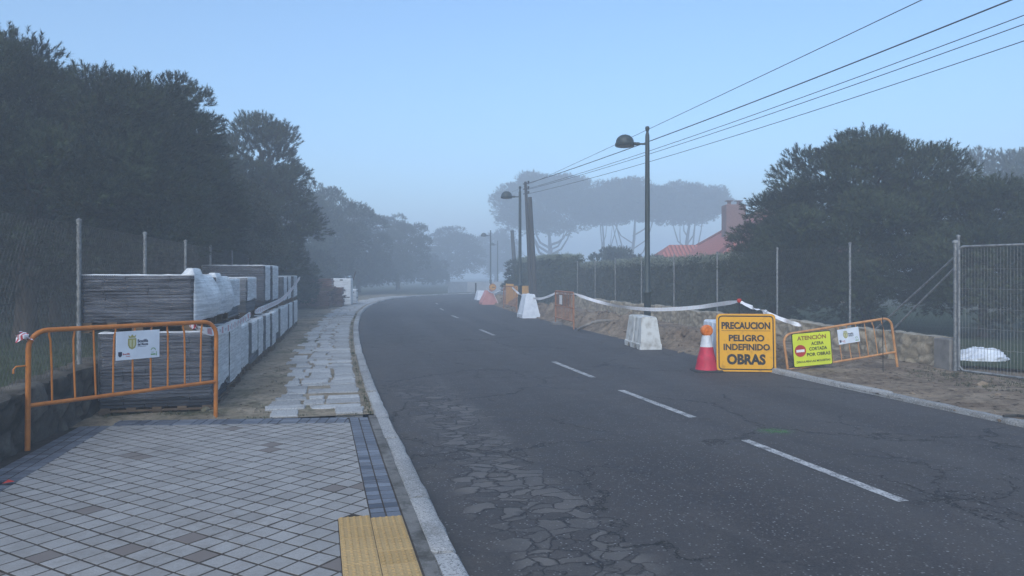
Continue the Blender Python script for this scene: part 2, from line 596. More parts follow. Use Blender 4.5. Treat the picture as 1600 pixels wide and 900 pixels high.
M['panel_wire'] = simple('panel_wire', (0.22, 0.225, 0.23), (0.15, 0.15, 0.155), 9, 0.6, metal=0.3)
M['wire'] = simple('fence_wire', (0.11, 0.115, 0.12), (0.06, 0.06, 0.06), 9, 0.6, metal=0.4)
M['orange'] = simple('orange_enamel', (0.47, 0.165, 0.030), (0.36, 0.12, 0.022), 9, 0.45, 0.12)
M['orange_old'] = simple('rusty_orange_enamel', (0.40, 0.17, 0.08), (0.25, 0.10, 0.05), 18, 0.55, 0.1)
M['tan'] = simple('faded_orange_enamel', (0.50, 0.255, 0.105), (0.38, 0.17, 0.065), 12, 0.5, 0.1)
M['board'] = simple('white_board', (0.60, 0.66, 0.74), (0.53, 0.58, 0.66), 4, 0.4)
M['sign_yellow'] = simple('yellow_sheeting', (0.66, 0.32, 0.006), (0.40, 0.20, 0.02), 7, 0.4, lo=.5, hi=.78)
M['lime'] = simple('lime_sheeting', (0.60, 0.66, 0.035), (0.52, 0.58, 0.03), 3, 0.45)
M['black'] = simple('black_print', (0.014, 0.014, 0.014), (0.02, 0.02, 0.02), 8, 0.5)
M['brownprint'] = simple('brown_print', (0.26, 0.10, 0.02), (0.22, 0.08, 0.02), 8, 0.5)
M['red'] = simple('red_print', (0.42, 0.035, 0.025), (0.36, 0.03, 0.02), 8, 0.5)
M['white'] = simple('white_print', (0.72, 0.72, 0.72), (0.66, 0.66, 0.66), 8, 0.5)
M['cone_red'] = simple('cone_red', (0.50, 0.02, 0.055), (0.40, 0.018, 0.045), 9, 0.45, 0.1)
M['cone_white'] = simple('cone_white', (0.62, 0.64, 0.68), (0.5, 0.51, 0.53), 9, 0.4)
M['rubber'] = simple('black_rubber', (0.022, 0.022, 0.024), (0.035, 0.034, 0.033), 9, 0.8, 0.2)
M['amber'] = simple('amber_lens', (0.65, 0.17, 0.012), (0.5, 0.11, 0.01), 14, 0.25, 0.1)
M['plastic'] = simple('white_polyethylene', (0.52, 0.53, 0.52), (0.30, 0.29, 0.265), 5, 0.55, 0.1, lo=.42, hi=.72)
M['plastic_pink'] = simple('faded_red_polyethylene', (0.50, 0.24, 0.22), (0.42, 0.18, 0.17), 4, 0.55)
M['film_f'] = m_film('stretch_film_thin', 0.0, 0.30, (0.34, 0.36, 0.42))
M['film_s'] = m_film('stretch_film_thick', 0.55, 0.95, (0.74, 0.76, 0.78))
M['paver'] = m_tinted('grey_paver_load', (0.020, 0.022, 0.030), (0.062, 0.067, 0.085), 0.85, 60, 0.3)
M['paver_mid'] = m_tinted('mid_grey_paver_load', (0.10, 0.105, 0.115), (0.20, 0.205, 0.215), 0.85, 60, 0.3)
M['paver_brown'] = m_tinted('red_brown_paver_load', (0.13, 0.07, 0.055), (0.24, 0.14, 0.115), 0.85, 60, 0.3)
M['wood'] = simple('pallet_wood', (0.15, 0.10, 0.06), (0.085, 0.056, 0.035), 3, 0.8, 0.3, stretch=(1, 1, 6))
M['pole_wood'] = simple('weathered_pole', (0.055, 0.052, 0.048), (0.035, 0.032, 0.03), 2.5, 0.9, 0.5, stretch=(9, 9, 0.5))
M['lamp'] = simple('dark_green_enamel', (0.035, 0.048, 0.048), (0.026, 0.035, 0.036), 6, 0.45)
M['lamp_glass'] = simple('lamp_diffuser', (0.28, 0.29, 0.3), (0.22, 0.23, 0.24), 6, 0.3)
M['cable'] = simple('black_cable', (0.018, 0.018, 0.018), (0.025, 0.025, 0.025), 6, 0.6)
M['tape'] = m_tape()
M['tape_pale'] = m_tape('pale_barrier_tape', 0.12)
M['bag'] = simple('white_sack', (0.66, 0.70, 0.76), (0.55, 0.59, 0.66), 5, 0.5, 0.2)
M['roof'] = m_roof()
M['brick'] = simple('brick', (0.20, 0.115, 0.10), (0.15, 0.08, 0.07), 12, 0.9, 0.4)
M['render'] = simple('cream_render', (0.42, 0.36, 0.29), (0.36, 0.3, 0.24), 2, 0.9)
M['farwall'] = simple('pale_wall', (0.40, 0.41, 0.42), (0.33, 0.34, 0.35), 1.5, 0.9)
M['cabinet'] = simple('ochre_panel', (0.55, 0.30, 0.08), (0.44, 0.23, 0.06), 4, 0.6)
M['bark'] = simple('pine_bark', (0.075, 0.055, 0.042), (0.035, 0.026, 0.02), 5, 0.95, 0.8, stretch=(3, 3, 0.8))
M['pine'] = m_leaf('pine_needles', (0.015, 0.023, 0.012), (0.048, 0.066, 0.031))
M['pine_dark'] = m_leaf('pine_needles_dark', (0.010, 0.017, 0.009), (0.040, 0.058, 0.026))
M['pine2'] = m_leaf('pine_needles_pale', (0.018, 0.028, 0.014), (0.060, 0.080, 0.036))
M['oak'] = m_leaf('holm_oak_leaves', (0.040, 0.050, 0.034), (0.088, 0.10, 0.072), 1.6)
M['hedge'] = m_leaf('hedge_leaves', (0.055, 0.072, 0.050), (0.09, 0.112, 0.078), 1.4)
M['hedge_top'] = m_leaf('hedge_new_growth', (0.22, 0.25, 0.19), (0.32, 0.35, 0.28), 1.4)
M['weed'] = m_leaf('weeds', (0.04, 0.055, 0.02), (0.075, 0.085, 0.04), 3)
M['deadleaf'] = simple('dead_leaf', (0.06, 0.04, 0.022), (0.03, 0.02, 0.012), 20, 0.9)
M['pipe'] = simple('grey_conduit', (0.26, 0.235, 0.21), (0.16, 0.14, 0.12), 8, 0.7, 0.2)

# ------------------------------------------------------------------ road geometry: the left kerb line and what lies beside it
_pix = [(722, 897), (700, 851), (676, 804), (644.5, 737), (629, 704), (603.5, 650), (586.6, 611), (574, 578.5), (565.4, 551), (561, 530), (560, 507), (565.5, 489.6), (576, 480)]
_kp = [at(*p) for p in _pix]
_k0 = _kp[0]
_ctrl = [(_k0.x + 0.262 * 9, _k0.y - 9), (_k0.x + 0.262 * 4, _k0.y - 4)] + [(p.x, p.y) for p in _kp] + [(-8.05, 45.0), (-8.3, 51.0), (-7.5, 57.5), (-5.0, 64.0), (-0.8, 69.5), (5, 73.5), (13, 76), (24, 77.5), (40, 78)]
_c = np.array(_ctrl)
_ys = np.r_[0, np.cumsum(np.hypot(*np.diff(_c, axis=0).T))]
_ss = np.arange(0, _ys[-1], 0.1)
LX, LY = np.interp(_ss, _ys, _c[:, 0]), np.interp(_ss, _ys, _c[:, 1])
def _smooth(a, k=41):
    ker = np.hanning(k); ker /= ker.sum()
    return np.convolve(np.pad(a, k // 2, mode='reflect', reflect_type='odd'), ker, 'valid')
LX, LY = _smooth(LX), _smooth(LY)
_tx, _ty = np.gradient(LX), np.gradient(LY)
_tl = np.hypot(_tx, _ty)
NX, NY = _ty / _tl, -_tx / _tl          # unit normal towards the right, over the road
S_MAX = _ss[-1]


def rp(s, o, z=0.0):
    return Vector((float(np.interp(s, _ss, LX) + o * np.interp(s, _ss, NX)), float(np.interp(s, _ss, LY) + o * np.interp(s, _ss, NY)), z))


def s_at(d, o=0.0):
    return float(np.interp(d, LY[:700] + o * NY[:700], _ss[:700]))


ROAD_W = 6.62
SIDE_Z = 0.08


def sheet(name, s0, s1, ds, offs, zf, mat, kind='structure', smooth=True):
    ss = np.arange(s0, s1 + 1e-6, ds)
    vs, uv = [], []
    for s in ss:
        for o in offs:
            p = rp(s, o)
            p.z = zf(s, o, p)
            vs.append(p)
            uv.append((o, s))
    n = len(offs)
    fs = [(i * n + j, i * n + j + 1, (i + 1) * n + j + 1, (i + 1) * n + j) for i in range(len(ss) - 1) for j in range(n - 1)]
    me = bpy.data.meshes.new(name)
    me.from_pydata(vs, [], fs)
    ul = me.uv_layers.new(name='UVMap')
    li = np.zeros(len(me.loops), dtype=np.int32)
    me.loops.foreach_get('vertex_index', li)
    ul.data.foreach_set('uv', np.array(uv, dtype=np.float32)[li].ravel())
    o = link_mesh(name, me, mat, None, smooth)
    if kind: o['kind'] = kind
    return o


# ground sheet, reaching far past what the fog lets through
me = np_mesh('ground', [(-400, -60, -0.06), (400, -60, -0.06), (400, 600, -0.06), (-400, 600, -0.06)], [(0, 1, 2, 3)])
tag(link_mesh('ground', me, M['ground']), kind='structure')

sheet('road', 0, S_MAX, 0.5, list(np.linspace(0, ROAD_W + 0.35, 15)), lambda s, o, p: 0.0, M['asphalt'])

# centre line dashes
mb = MB()
S_D0 = None
for a, b in (((1412, 784), (1164, 688)), ((1083, 652.5), (970, 610)), ((927, 590), (865, 565.5)), ((772, 524), (750, 515)), ((716, 497), (706, 493)), ((693, 485), (688, 482)), ((684, 475.5), (681, 473.5))):
    A, B = at(*a), at(*b)
    t = (B - A); t.z = 0; t.normalize()
    nn = Vector((t.y, -t.x, 0)) * 0.05
    L_ = (B - A).length
    k = max(1, int(L_ / 0.25))
    for i in range(k):
        p, q = A.lerp(B, i / k), A.lerp(B, (i + 1) / k)
        e0, e1 = 1 + R.uniform(-.05, .05), 1 + R.uniform(-.05, .05)
        mb.add([p - nn * e0, p + nn * e0, q + nn * e1, q - nn * e1], [(0, 1, 2, 3)])
mb.v = [(x, y, 0.004) for x, y, z in mb.v]
tag(mb.build('road_marking', M['paint']), kind='structure')

p = at(1211, 674)
me = np_mesh('paint_spot', [(-.25, -.25, 0), (.25, -.25, 0), (.25, .25, 0), (-.25, .25, 0)], [(0, 1, 2, 3)])
o = link_mesh('road_paint_spot', me, M['spray'])
o.location = (p.x, p.y, 0.004)
tag(o, kind='structure')


# kerbs
def kerb(name, s0, s1, o0, o1, z0, z1, mat, gaps=(), seed=1):
    rr = random.Random(seed)
    mb = MB()
    s = s0
    while s < s1:
        l = rr.uniform(0.75, 1.15)
        if any(a < s < b for a, b in gaps):
            s += 0.25
            continue
        c = rr.random()
        dz, do = rr.uniform(-.012, .008), rr.uniform(-.006, .006)
        n = 7
        cols = []
        for i in range(n + 1):
            e = 0.010 if i in (0, n) else 0
            ss_ = s + 0.006 + (l - 0.012) * (0, .025, .2, .4, .6, .8, .975, 1)[i]
            j = lambda: rr.uniform(-.006, .006)
            r = 0.02
            prof = [(o1 - e * .3, z0), (o1 - e + j(), z1 - r - e + j()), (o1 - r - e + j(), z1 - e * .5 + j() * .6), ((o0 + o1) / 2 + j(), z1 + j()), (o0 + r * .6 + j(), z1 - e * .5), (o0 + j(), z1 - r), (o0, z0)]
            cols.append([rp(ss_, q + do, zz + dz) for q, zz in prof])
        m = len(cols[0])
        vs = [p for c_ in cols for p in c_]
        fs = [(i * m + k, i * m + k + 1, (i + 1) * m + k + 1, (i + 1) * m + k) for i in range(n) for k in range(m - 1)]
        fs += [tuple(range(m - 1, -1, -1)), tuple(n * m + k for k in range(m))]
        mb.add(vs, fs, 0, c)
        s += l
    o = mb.build(name, mat, None, True, True)
    auto_smooth(o, 50)
    tag(o, kind='structure')
    return o


kerb('kerb', 3.0, 75, -0.15, 0.0, -0.03, 0.085, M['kerb'], seed=3)
SR0 = s_at(12.55, ROAD_W)
kerb('verge_kerb', 2.0, SR0, ROAD_W, ROAD_W + 0.13, -0.03, 0.07, M['kerb'], gaps=((s_at(9.25, ROAD_W), s_at(9.6, ROAD_W)),), seed=9)

# left verge (earth), under the paving as its bed as well
S_BACK = s_at(8.26, -1)


def zl(s, o, p):
    if s < S_BACK: return 0.0785
    k = sstep(S_BACK, S_BACK + 0.4, s)
    return 0.062 + k * (0.016 * fbm((p.x * 2.2, p.y * 2.2, 0.3), 4) + 0.006) * sstep(-0.16, -0.35, o) * (1 if o > -1.35 else 1.7)


sheet('verge_left', 0, S_BACK + 0.05, 0.4, [-9, -5.5, -3.5, -2, -1, -0.5, -0.15], lambda s, o, p: 0.0785, M['joint'])
sheet('verge_sandy', S_BACK, 66, 0.14, list(np.r_[np.arange(-4.6, -1.5, 0.12), np.arange(-1.5, -0.1, 0.15)]), zl, M['sand'])


# ------------------------------------------------------------------ paving of the near footway
def clip(poly, a, b):
    """keep the part of poly left of the line a->b"""
    out = []
    def side(p): return (b[0] - a[0]) * (p[1] - a[1]) - (b[1] - a[1]) * (p[0] - a[0])
    for i in range(len(poly)):
        p, q = poly[i], poly[(i + 1) % len(poly)]
        sp, sq = side(p), side(q)
        if sp >= 0: out.append(p)
        if (sp > 0) != (sq > 0) and abs(sp - sq) > 1e-9:
            t = sp / (sp - sq)
            if 0 < t < 1: out.append((p[0] + (q[0] - p[0]) * t, p[1] + (q[1] - p[1]) * t))
    return out


def area(p):
    return 0.5 * sum(p[i][0] * p[(i + 1) % len(p)][1] - p[(i + 1) % len(p)][0] * p[i][1] for i in range(len(p)))


def slab(mb, poly, z0, z1, c, bev=0.002):
    if len(poly) < 3 or area(poly) < 0.0012: return
    n = len(poly)
    cx, cy = sum(p[0] for p in poly) / n, sum(p[1] for p in poly) / n
    def sh(d):
        o = []
        for x, y in poly:
            l = math.hypot(x - cx, y - cy) or 1
            o.append((x + (cx - x) / l * d, y + (cy - y) / l * d))
        return o
    tl = [R.uniform(-.0015, .0015) for _ in range(n)]
    vs = [(x, y, z0) for x, y in poly] + [(x, y, z1 - bev * 0.8 + t) for (x, y), t in zip(poly, tl)] + [(x, y, z1 + t) for (x, y), t in zip(sh(bev * 1.3), tl)]
    fs = [(i, (i + 1) % n, n + (i + 1) % n, n + i) for i in range(n)] + [(n + i, n + (i + 1) % n, 2 * n + (i + 1) % n, 2 * n + i) for i in range(n)] + [tuple(2 * n + i for i in range(n))]
    mb.add(vs, fs, 0, c)


WL = lambda d: -3.0 - 0.203 * d            # face of the left wall
b_r0, b_r1 = rp(0.5, -0.235), rp(s_at(8.3), -0.235)   # kerb side of the paving (nearly straight)
BK0, BK1 = (-6.0, 7.96 - 0.08), (0.0, 8.29)
kx = (b_r1 - b_r0).normalized()
nx = Vector((kx.y, -kx.x, 0))
BAND = 0.21


def kline(o):                               # line parallel to the kerb, o to its left
    a = b_r0 - nx * o
    return (a.x, a.y), (a.x + kx.x, a.y + kx.y)


P_BACK = ((0.0, 8.29 - 0.30), (-6.0, 7.88 - 0.30))
wl0, wl1 = (WL(0) + 0.06 + 0.32, 0.0), (WL(9) + 0.06 + 0.32, 9.0)
tact0, tact1 = at(540, 810.5, SIDE_Z), at(637, 808, SIDE_Z)
TOP_T = (tact0.y + tact1.y) / 2
tm = MB()
ang = math.atan2(kx.y, kx.x) + math.radians(45)
ex, ey = (math.cos(ang), math.sin(ang)), (-math.sin(ang), math.cos(ang))
T = 0.15
ox, oy = b_r0.x, b_r0.y
lineR = kline(BAND)
lineT = kline(0.415)
for i in range(-80, 80):
    for j in range(-80, 80):
        cx, cy = ox + ex[0] * i * T + ey[0] * j * T, oy + ex[1] * i * T + ey[1] * j * T
        if cy < 2.6 or cy > 8.6 or cx < -6 or cx > 2: continue
        h = T / 2 - 0.0068 - R.uniform(0, .0015)
        poly = [(cx + ex[0] * a * h + ey[0] * b * h, cy + ex[1] * a * h + ey[1] * b * h) for a, b in ((-1, -1), (1, -1), (1, 1), (-1, 1))]
        lr = lineT if cy < TOP_T else lineR
        poly = clip(poly, *lr) if len(poly) > 2 else poly
        if len(poly) > 2: poly = clip(poly, P_BACK[0], P_BACK[1])
        if len(poly) > 2: poly = clip(poly, wl1, wl0)
        if len(poly) > 2:
            c = R.gauss(0.62, 0.16)
            if R.random() < 0.035: c = 0.0
            slab(tm, poly, 0.05, SIDE_Z, min(1, max(0.0 if c == 0 else 0.12, c)))
tag(tm.build('footway_paving', M['tile'], None, False, True), kind='structure')

# blue grey border bands: along the kerb, along the wall, across the end
sm = MB()


def band(A, d, n, length, width, cols, step, zone=None):
    """courses of small pavers: A corner, d along, n across"""
    k = 0.0
    while k < length:
        st = step * R.choice((0.5, 0.5, 1, 1, 1)) if step > 0 else 0.1
        cw = width / cols
        cc = R.random()
        for q in range(cols):
            c = min(1, max(0, 0.55 * cc + R.uniform(0, 0.5)))
            g_ = 0.005
            pts = []
            for a, b in ((k + g_, q * cw + g_), (k + st - g_, q * cw + g_), (k + st - g_, (q + 1) * cw - g_), (k + g_, (q + 1) * cw - g_)):
                pts.append((A[0] + d[0] * a + n[0] * b, A[1] + d[1] * a + n[1] * b))
            if area(pts) < 0: pts.reverse()
            if zone:
                for ln in zone:
                    if len(pts) > 2: pts = clip(pts, *ln)
            slab(sm, pts, 0.05, SIDE_Z, c, 0.002)
        k += st


zoneb = [(BK1, BK0)]
a0 = b_r0 - nx * (BAND - 0.004)
t_off = (TOP_T - a0.y) / kx.y
band((a0.x + kx.x * t_off, a0.y + kx.y * t_off), kx, nx, 8.2 - TOP_T + 0.5, BAND - 0.008, 2, 0.1, zoneb)
wd = Vector((WL(9) - WL(0), 9, 0)).normalized()
wn_ = Vector((wd.y, -wd.x, 0))
band((WL(2.5) + 0.065, 2.5), wd, wn_, 6.0, 0.31, 3, 0.12, zoneb + [P_BACK])
bd = Vector((BK1[0] - BK0[0], BK1[1] - BK0[1], 0)).normalized()
bn = Vector((bd.y, -bd.x, 0))
band((BK0[0], BK0[1]), bd, bn, 5.2, 0.295, 3, 0.2, [(wl1, wl0), kline(BAND + 0.004)])
tag(sm.build('footway_border', M['slate'], None, False, True), kind='structure')

# yellow tactile paving
ym = MB()
rows = 10
for r_ in range(rows):
    for c_ in range(2):
        w = 0.2
        o_c = 0.41 - c_ * 0.203
        base = b_r0 - nx * o_c
        t0 = (TOP_T - base.y) / kx.y - (r_ + 1) * 0.203
        A = base + kx * t0
        tint = R.uniform(0.2, 1)
        pts = [(A.x, A.y), (A.x + nx.x * w, A.y + nx.y * w), (A.x + nx.x * w + kx.x * w, A.y + nx.y * w + kx.y * w), (A.x + kx.x * w, A.y + kx.y * w)]
        if area(pts) < 0: pts.reverse()
        slab(ym, pts, 0.05, SIDE_Z + 0.003, tint, 0.004)
        for i in range(5):
            for j in range(5):
                q = A + nx * (w * (i + .5) / 5) + kx * (w * (j + .5) / 5)
                prof = [(0.0115, 0.0), (0.0095, 0.0045), (0.005, 0.0062)]
                bi = len(ym.v)
                for rr_, zz in prof:
                    for k in range(8):
                        an = k * math.pi / 4
                        ym.v.append((q.x + rr_ * math.cos(an), q.y + rr_ * math.sin(an), SIDE_Z + 0.003 + zz))
                        ym.c.append(tint * 0.8)
                for lv in range(2):
                    for k in range(8):
                        k2 = (k + 1) % 8
                        ym.f.append((bi + lv * 8 + k, bi + lv * 8 + k2, bi + lv * 8 + 8 + k2, bi + lv * 8 + 8 + k))
                        ym.m.append(0)
                ym.f.append(tuple(bi + 16 + k for k in range(8)))
                ym.m.append(0)
tag(ym.build('tactile_paving', M['tactile'], None, False, True), kind='structure')

# mortar strip between paving and kerb, then old flagstone path
sheet('mortar_strip', 0.5, S_BACK, 0.2, [-0.228, -0.2, -0.17, -0.145], lambda s, o, p: 0.0815 + .003 * fbm((p.x * 9, p.y * 9, 0), 3), M['mortar'])
fm = MB()
s = S_BACK + 0.02
fr = random.Random(5)
while s < 62:
    l = fr.choice((0.18, 0.24, 0.28, 0.34, 0.4))
    joints = [0.25, 0.25 + fr.uniform(.32, .48), 0.25 + fr.uniform(.66, .82), 1.30 + fr.uniform(-.10, .14)]
    if fr.random() < 0.2: joints.pop(1)
    for a, b in zip(joints[:-1], joints[1:]):
        if fr.random() < (0.10 if s < 16 else 0.03): continue
        gx = fr.uniform(0.012, 0.065)
        gy = fr.uniform(0.008, 0.026)
        j = lambda e=0.018: fr.uniform(-e, e)
        pts = [(s + gy + j(), -b + gx + j()), (s + l - gy + j(), -b + gx + j()), (s + l - gy + j(), -a - gx * .3 + j()), (s + gy + j(), -a - gx * .3 + j())]
        # rough outline: subdivide the sides
        out = []
        for i in range(4):
            p, q = pts[i], pts[(i + 1) % 4]
            for k in range(4):
                t = k / 4
                out.append((p[0] + (q[0] - p[0]) * t + (j(.009) if k else 0), p[1] + (q[1] - p[1]) * t + (j(.009) if k else 0)))
        poly = [(v.x, v.y) for v in (rp(*q) for q in out)]
        if area(poly) < 0: poly.reverse()
        slab(fm, poly, 0.02, SIDE_Z + fr.uniform(-.004, .010), fr.random(), 0.010)
    s += l
tag(fm.build('flagstone_path', M['flag'], None, False, True), kind='structure')

# ------------------------------------------------------------------ right verge with the dug trench
S_T0 = s_at(12.6, ROAD_W)


def zr(s, o, p):
    q = o - ROAD_W
    near = 0.058 + 0.02 * fbm((p.x * 1.6, p.y * 1.6, 4.0), 4)
    if q < 0.14: near = 0.0 if s > S_T0 else 0.03
    k = sstep(S_T0 - 0.3, S_T0 + 1.3, s) * (1 - sstep(52, 58, s))
    n1 = fbm((p.x * 0.9, p.y * 0.9, 7.0), 5, 0.55)
    n2 = fbm((p.x * 3.5, p.y * 3.5, 2.0), 4, 0.6)
    n3 = abs(fbm((p.x * 1.7, p.y * 1.7, 12.0), 3, 0.6))
    mound = math.exp(-((q - 0.75) / 0.42) ** 2) * (0.27 + 0.30 * n1 + 0.16 * n3)
    ditch = -0.34 * math.exp(-((q - 1.55) / 0.28) ** 2) * (0.9 + 0.4 * n1)
    back = 0.06 * math.exp(-((q - 2.2) / 0.4) ** 2) * (1 + n1)
    z = 0.03 + mound + ditch + back + 0.075 * n2 * sstep(0.05, 0.4, q) + 0.03 * n1
    if q < 0.35: z = z * sstep(-0.08 + 0.09 * n1, 0.32, q) - 0.012 * (1 - sstep(0, .2, q)) 
    if q > 2.6: z = 0.07 + 0.02 * n1 + 0.015 * n2
    else: z = z + (0.07 + 0.02 * n1 + 0.015 * n2 - z) * sstep(2.1, 2.6, q)
    return near * (1 - k) + z * k


sheet('verge_earth', s_at(3.5, ROAD_W), 62, 0.085, [ROAD_W + x for x in np.r_[np.arange(0.0, 3.6, 0.075), np.arange(3.7, 11.6, 0.6)]], zr, M['dirt'])


# clods and small stones of the dug earth, and litter on the verges
def scatter(name, n, fn, mat, size, seed, flat=0.7):
    rr = random.Random(seed)
    mb = MB()
    ico = [(0, 0, 1), (.894, 0, .447), (.276, .851, .447), (-.724, .526, .447), (-.724, -.526, .447), (.276, -.851, .447), (.724, .526, -.447), (-.276, .851, -.447), (-.894, 0, -.447), (-.276, -.851, -.447), (.724, -.526, -.447), (0, 0, -1)]
    fi = [(0, 1, 2), (0, 2, 3), (0, 3, 4), (0, 4, 5), (0, 5, 1), (1, 6, 2), (2, 7, 3), (3, 8, 4), (4, 9, 5), (5, 10, 1), (6, 7, 2), (7, 8, 3), (8, 9, 4), (9, 10, 5), (10, 6, 1), (11, 7, 6), (11, 8, 7), (11, 9, 8), (11, 10, 9), (11, 6, 10)]
    for _ in range(n):
        p = fn(rr)
        if p is None: continue
        r = size * math.exp(rr.gauss(0, 0.55))
        a = rr.uniform(0, 6.28)
        sx, sy = r * rr.uniform(.7, 1.4), r * rr.uniform(.6, 1.1)
        vs = []
        for x, y, z in ico:
            k = rr.uniform(.75, 1.2)
            x, y = x * sx * k, y * sy * k
            vs.append((p.x + x * math.cos(a) - y * math.sin(a), p.y + x * math.sin(a) + y * math.cos(a), p.z + z * r * flat * k))
        mb.add(vs, fi, 0, rr.random())
    o = mb.build(name, mat, None, False)
    return tag(o, kind='stuff')


def f_trench(rr):
    s = S_T0 + 34 * rr.random() ** 1.6
    o = ROAD_W + abs(rr.gauss(0.75, 0.55))
    p = rp(s, o)
    p.z = zr(s, o, p)
    return p


scatter('earth_clods', 1500, f_trench, M['dirt'], 0.028, 21)


def f_vr(rr):
    s = rr.uniform(s_at(7, ROAD_W), S_T0 + 1)
    o = ROAD_W + rr.uniform(-0.05, 3.2)
    p = rp(s, o)
    p.z = zr(s, o, p)
    return p


def f_vl(rr):
    s = S_BACK + 26 * rr.random() ** 1.5
    o = -rr.uniform(1.25, 2.3)
    p = rp(s, o)
    p.z = zl(s, o, p) + 0.002
    return p


scatter('verge_pebbles', 420, f_vr, M['dirt'], 0.011, 22)
scatter('sandy_pebbles', 320, f_vl, M['sand'], 0.009, 23)


def flakes(name, n, fn, mat, size, seed):
    rr = random.Random(seed)
    mb = MB()
    for _ in range(n):
        p = fn(rr)
        a = rr.uniform(0, 6.28)
        l, w = size * rr.uniform(.6, 1.8), size * rr.uniform(.12, .5)
        dx, dy = math.cos(a), math.sin(a)
        z = p.z + 0.004
        t = rr.uniform(0, .012)
        mb.add([(p.x - dx * l, p.y - dy * l, z), (p.x + dy * w, p.y - dx * w, z + t), (p.x + dx * l, p.y + dy * l, z + t * .5), (p.x - dy * w, p.y + dx * w, z + .002)], [(0, 1, 2, 3)])
    return tag(mb.build(name, mat), kind='stuff')


flakes('dead_leaves_litter', 520, f_vr, M['deadleaf'], 0.035, 31)
flakes('dead_needles_litter', 300, f_vl, M['deadleaf'], 0.028, 32)


# weeds along wall feet, joints and the lawn behind the fence
def grass_tufts(name, pts, mat, h, seed, blades=9):
    rng = np.random.default_rng(seed)
    n = len(pts)
    P = np.array([[p.x, p.y, p.z] for p in pts], dtype=np.float32)
    P = np.repeat(P, blades, axis=0)
    m = len(P)
    P[:, :2] += rng.normal(0, 0.02, (m, 2))
    a = rng.uniform(0, 6.28, m)
    hh = h * rng.uniform(.4, 1.2, m)
    ln = hh * rng.uniform(.2, 1.0, m)
    w = 0.0035 + 0.06 * h * 0.08
    d = np.c_[np.cos(a), np.sin(a)]
    v = np.zeros((m, 3, 3), dtype=np.float32)
    v[:, 0] = P; v[:, 1] = P; v[:, 2] = P
    v[:, 0, 0] -= d[:, 1] * w; v[:, 0, 1] += d[:, 0] * w
    v[:, 1, 0] += d[:, 1] * w; v[:, 1, 1] -= d[:, 0] * w
    v[:, 2, 0] += d[:, 0] * ln; v[:, 2, 1] += d[:, 1] * ln; v[:, 2, 2] += hh
    me = np_mesh(name, v.reshape(-1, 3), np.arange(m * 3).reshape(-1, 3))
    return tag(link_mesh(name, me, mat), kind='stuff')


# ------------------------------------------------------------------ walls
def rubble_wall(name, A, B, thick, h, z0, mat, label, cap=None, seed=1, ds=0.045, side=1, hvar=0.05, wob=0.03, scale=3.0, relief=0.05):
    """stone wall with its front face on the line A->B; every stone bulges out of the joints"""
    A, B = Vector((A[0], A[1], 0)), Vector((B[0], B[1], 0))
    L_ = (B - A).length
    d = (B - A).normalized()
    n = Vector((d.y, -d.x, 0)) * side        # outwards, towards the road
    k = int(L_ / ds)
    nv = 14
    prof = [(0, 0.98 * i / (nv - 1)) for i in range(nv)] + [(.12, 1.0), (.35, 1.0), (.6, 1.0), (.88, 1.0), (1, .95), (1, 0)]
    vs, tint = [], []
    for i in range(k + 1):
        p = A + d * (L_ * i / k)
        hh = h + hvar * fbm((p.x * .7, p.y * .7, seed), 3)
        for u, w in prof:
            q = p - n * (thick * u)
            z = z0 + hh * w
            sp = Vector((q.x, q.y, z * 1.25 + seed * 5)) * scale
            sp += Vector((mnoise.noise(sp * 1.3), mnoise.noise(sp * 1.3 + Vector((7, 0, 0))), mnoise.noise(sp * 1.3 + Vector((0, 9, 0))))) * .35
            ds_, pts_ = mnoise.voronoi(sp)
            f = sstep(0.0, .28, ds_[1] - ds_[0])
            c = pts_[0]
            t = (math.sin(c.x * 12.9 + c.y * 78.2 + c.z * 37.7) * 43758.5) % 1.0
            dis = wob * fbm((q.x * 2.4, q.y * 2.4, z * 3.2 + seed), 4, .6) + relief * (f - .6) + .02 * (t - .5) + .012 * mnoise.noise(sp * 5)
            e = n * dis if u < .03 else (n * -dis if u > .97 else Vector((0, 0, dis * .7)))
            vs.append(q + e + Vector((0, 0, z)))
            tint.append((t * .8 + .2) * f)
    m = len(prof)
    fs = [(i * m + j, (i + 1) * m + j, (i + 1) * m + j + 1, i * m + j + 1) for i in range(k) for j in range(m - 1)]
    mi = [1 if cap is not None and nv - 1 <= j <= nv + 2 else 0 for i in range(k) for j in range(m - 1)]
    if side < 0: fs = [f[::-1] for f in fs]
    fs += [tuple(range(m)), tuple(k * m + j for j in range(m - 1, -1, -1))]
    mi += [0, 0]
    me = bpy.data.meshes.new(name)
    me.from_pydata(vs, [], fs)
    a_ = me.attributes.new('tint', 'FLOAT', 'POINT')
    a_.data.foreach_set('value', tint)
    me.polygons.foreach_set('material_index', mi)
    o = link_mesh(name, me, [mat, cap] if cap else [mat], None, True)
    auto_smooth(o, 70)
    tag(o, label, 'wall')
    return o


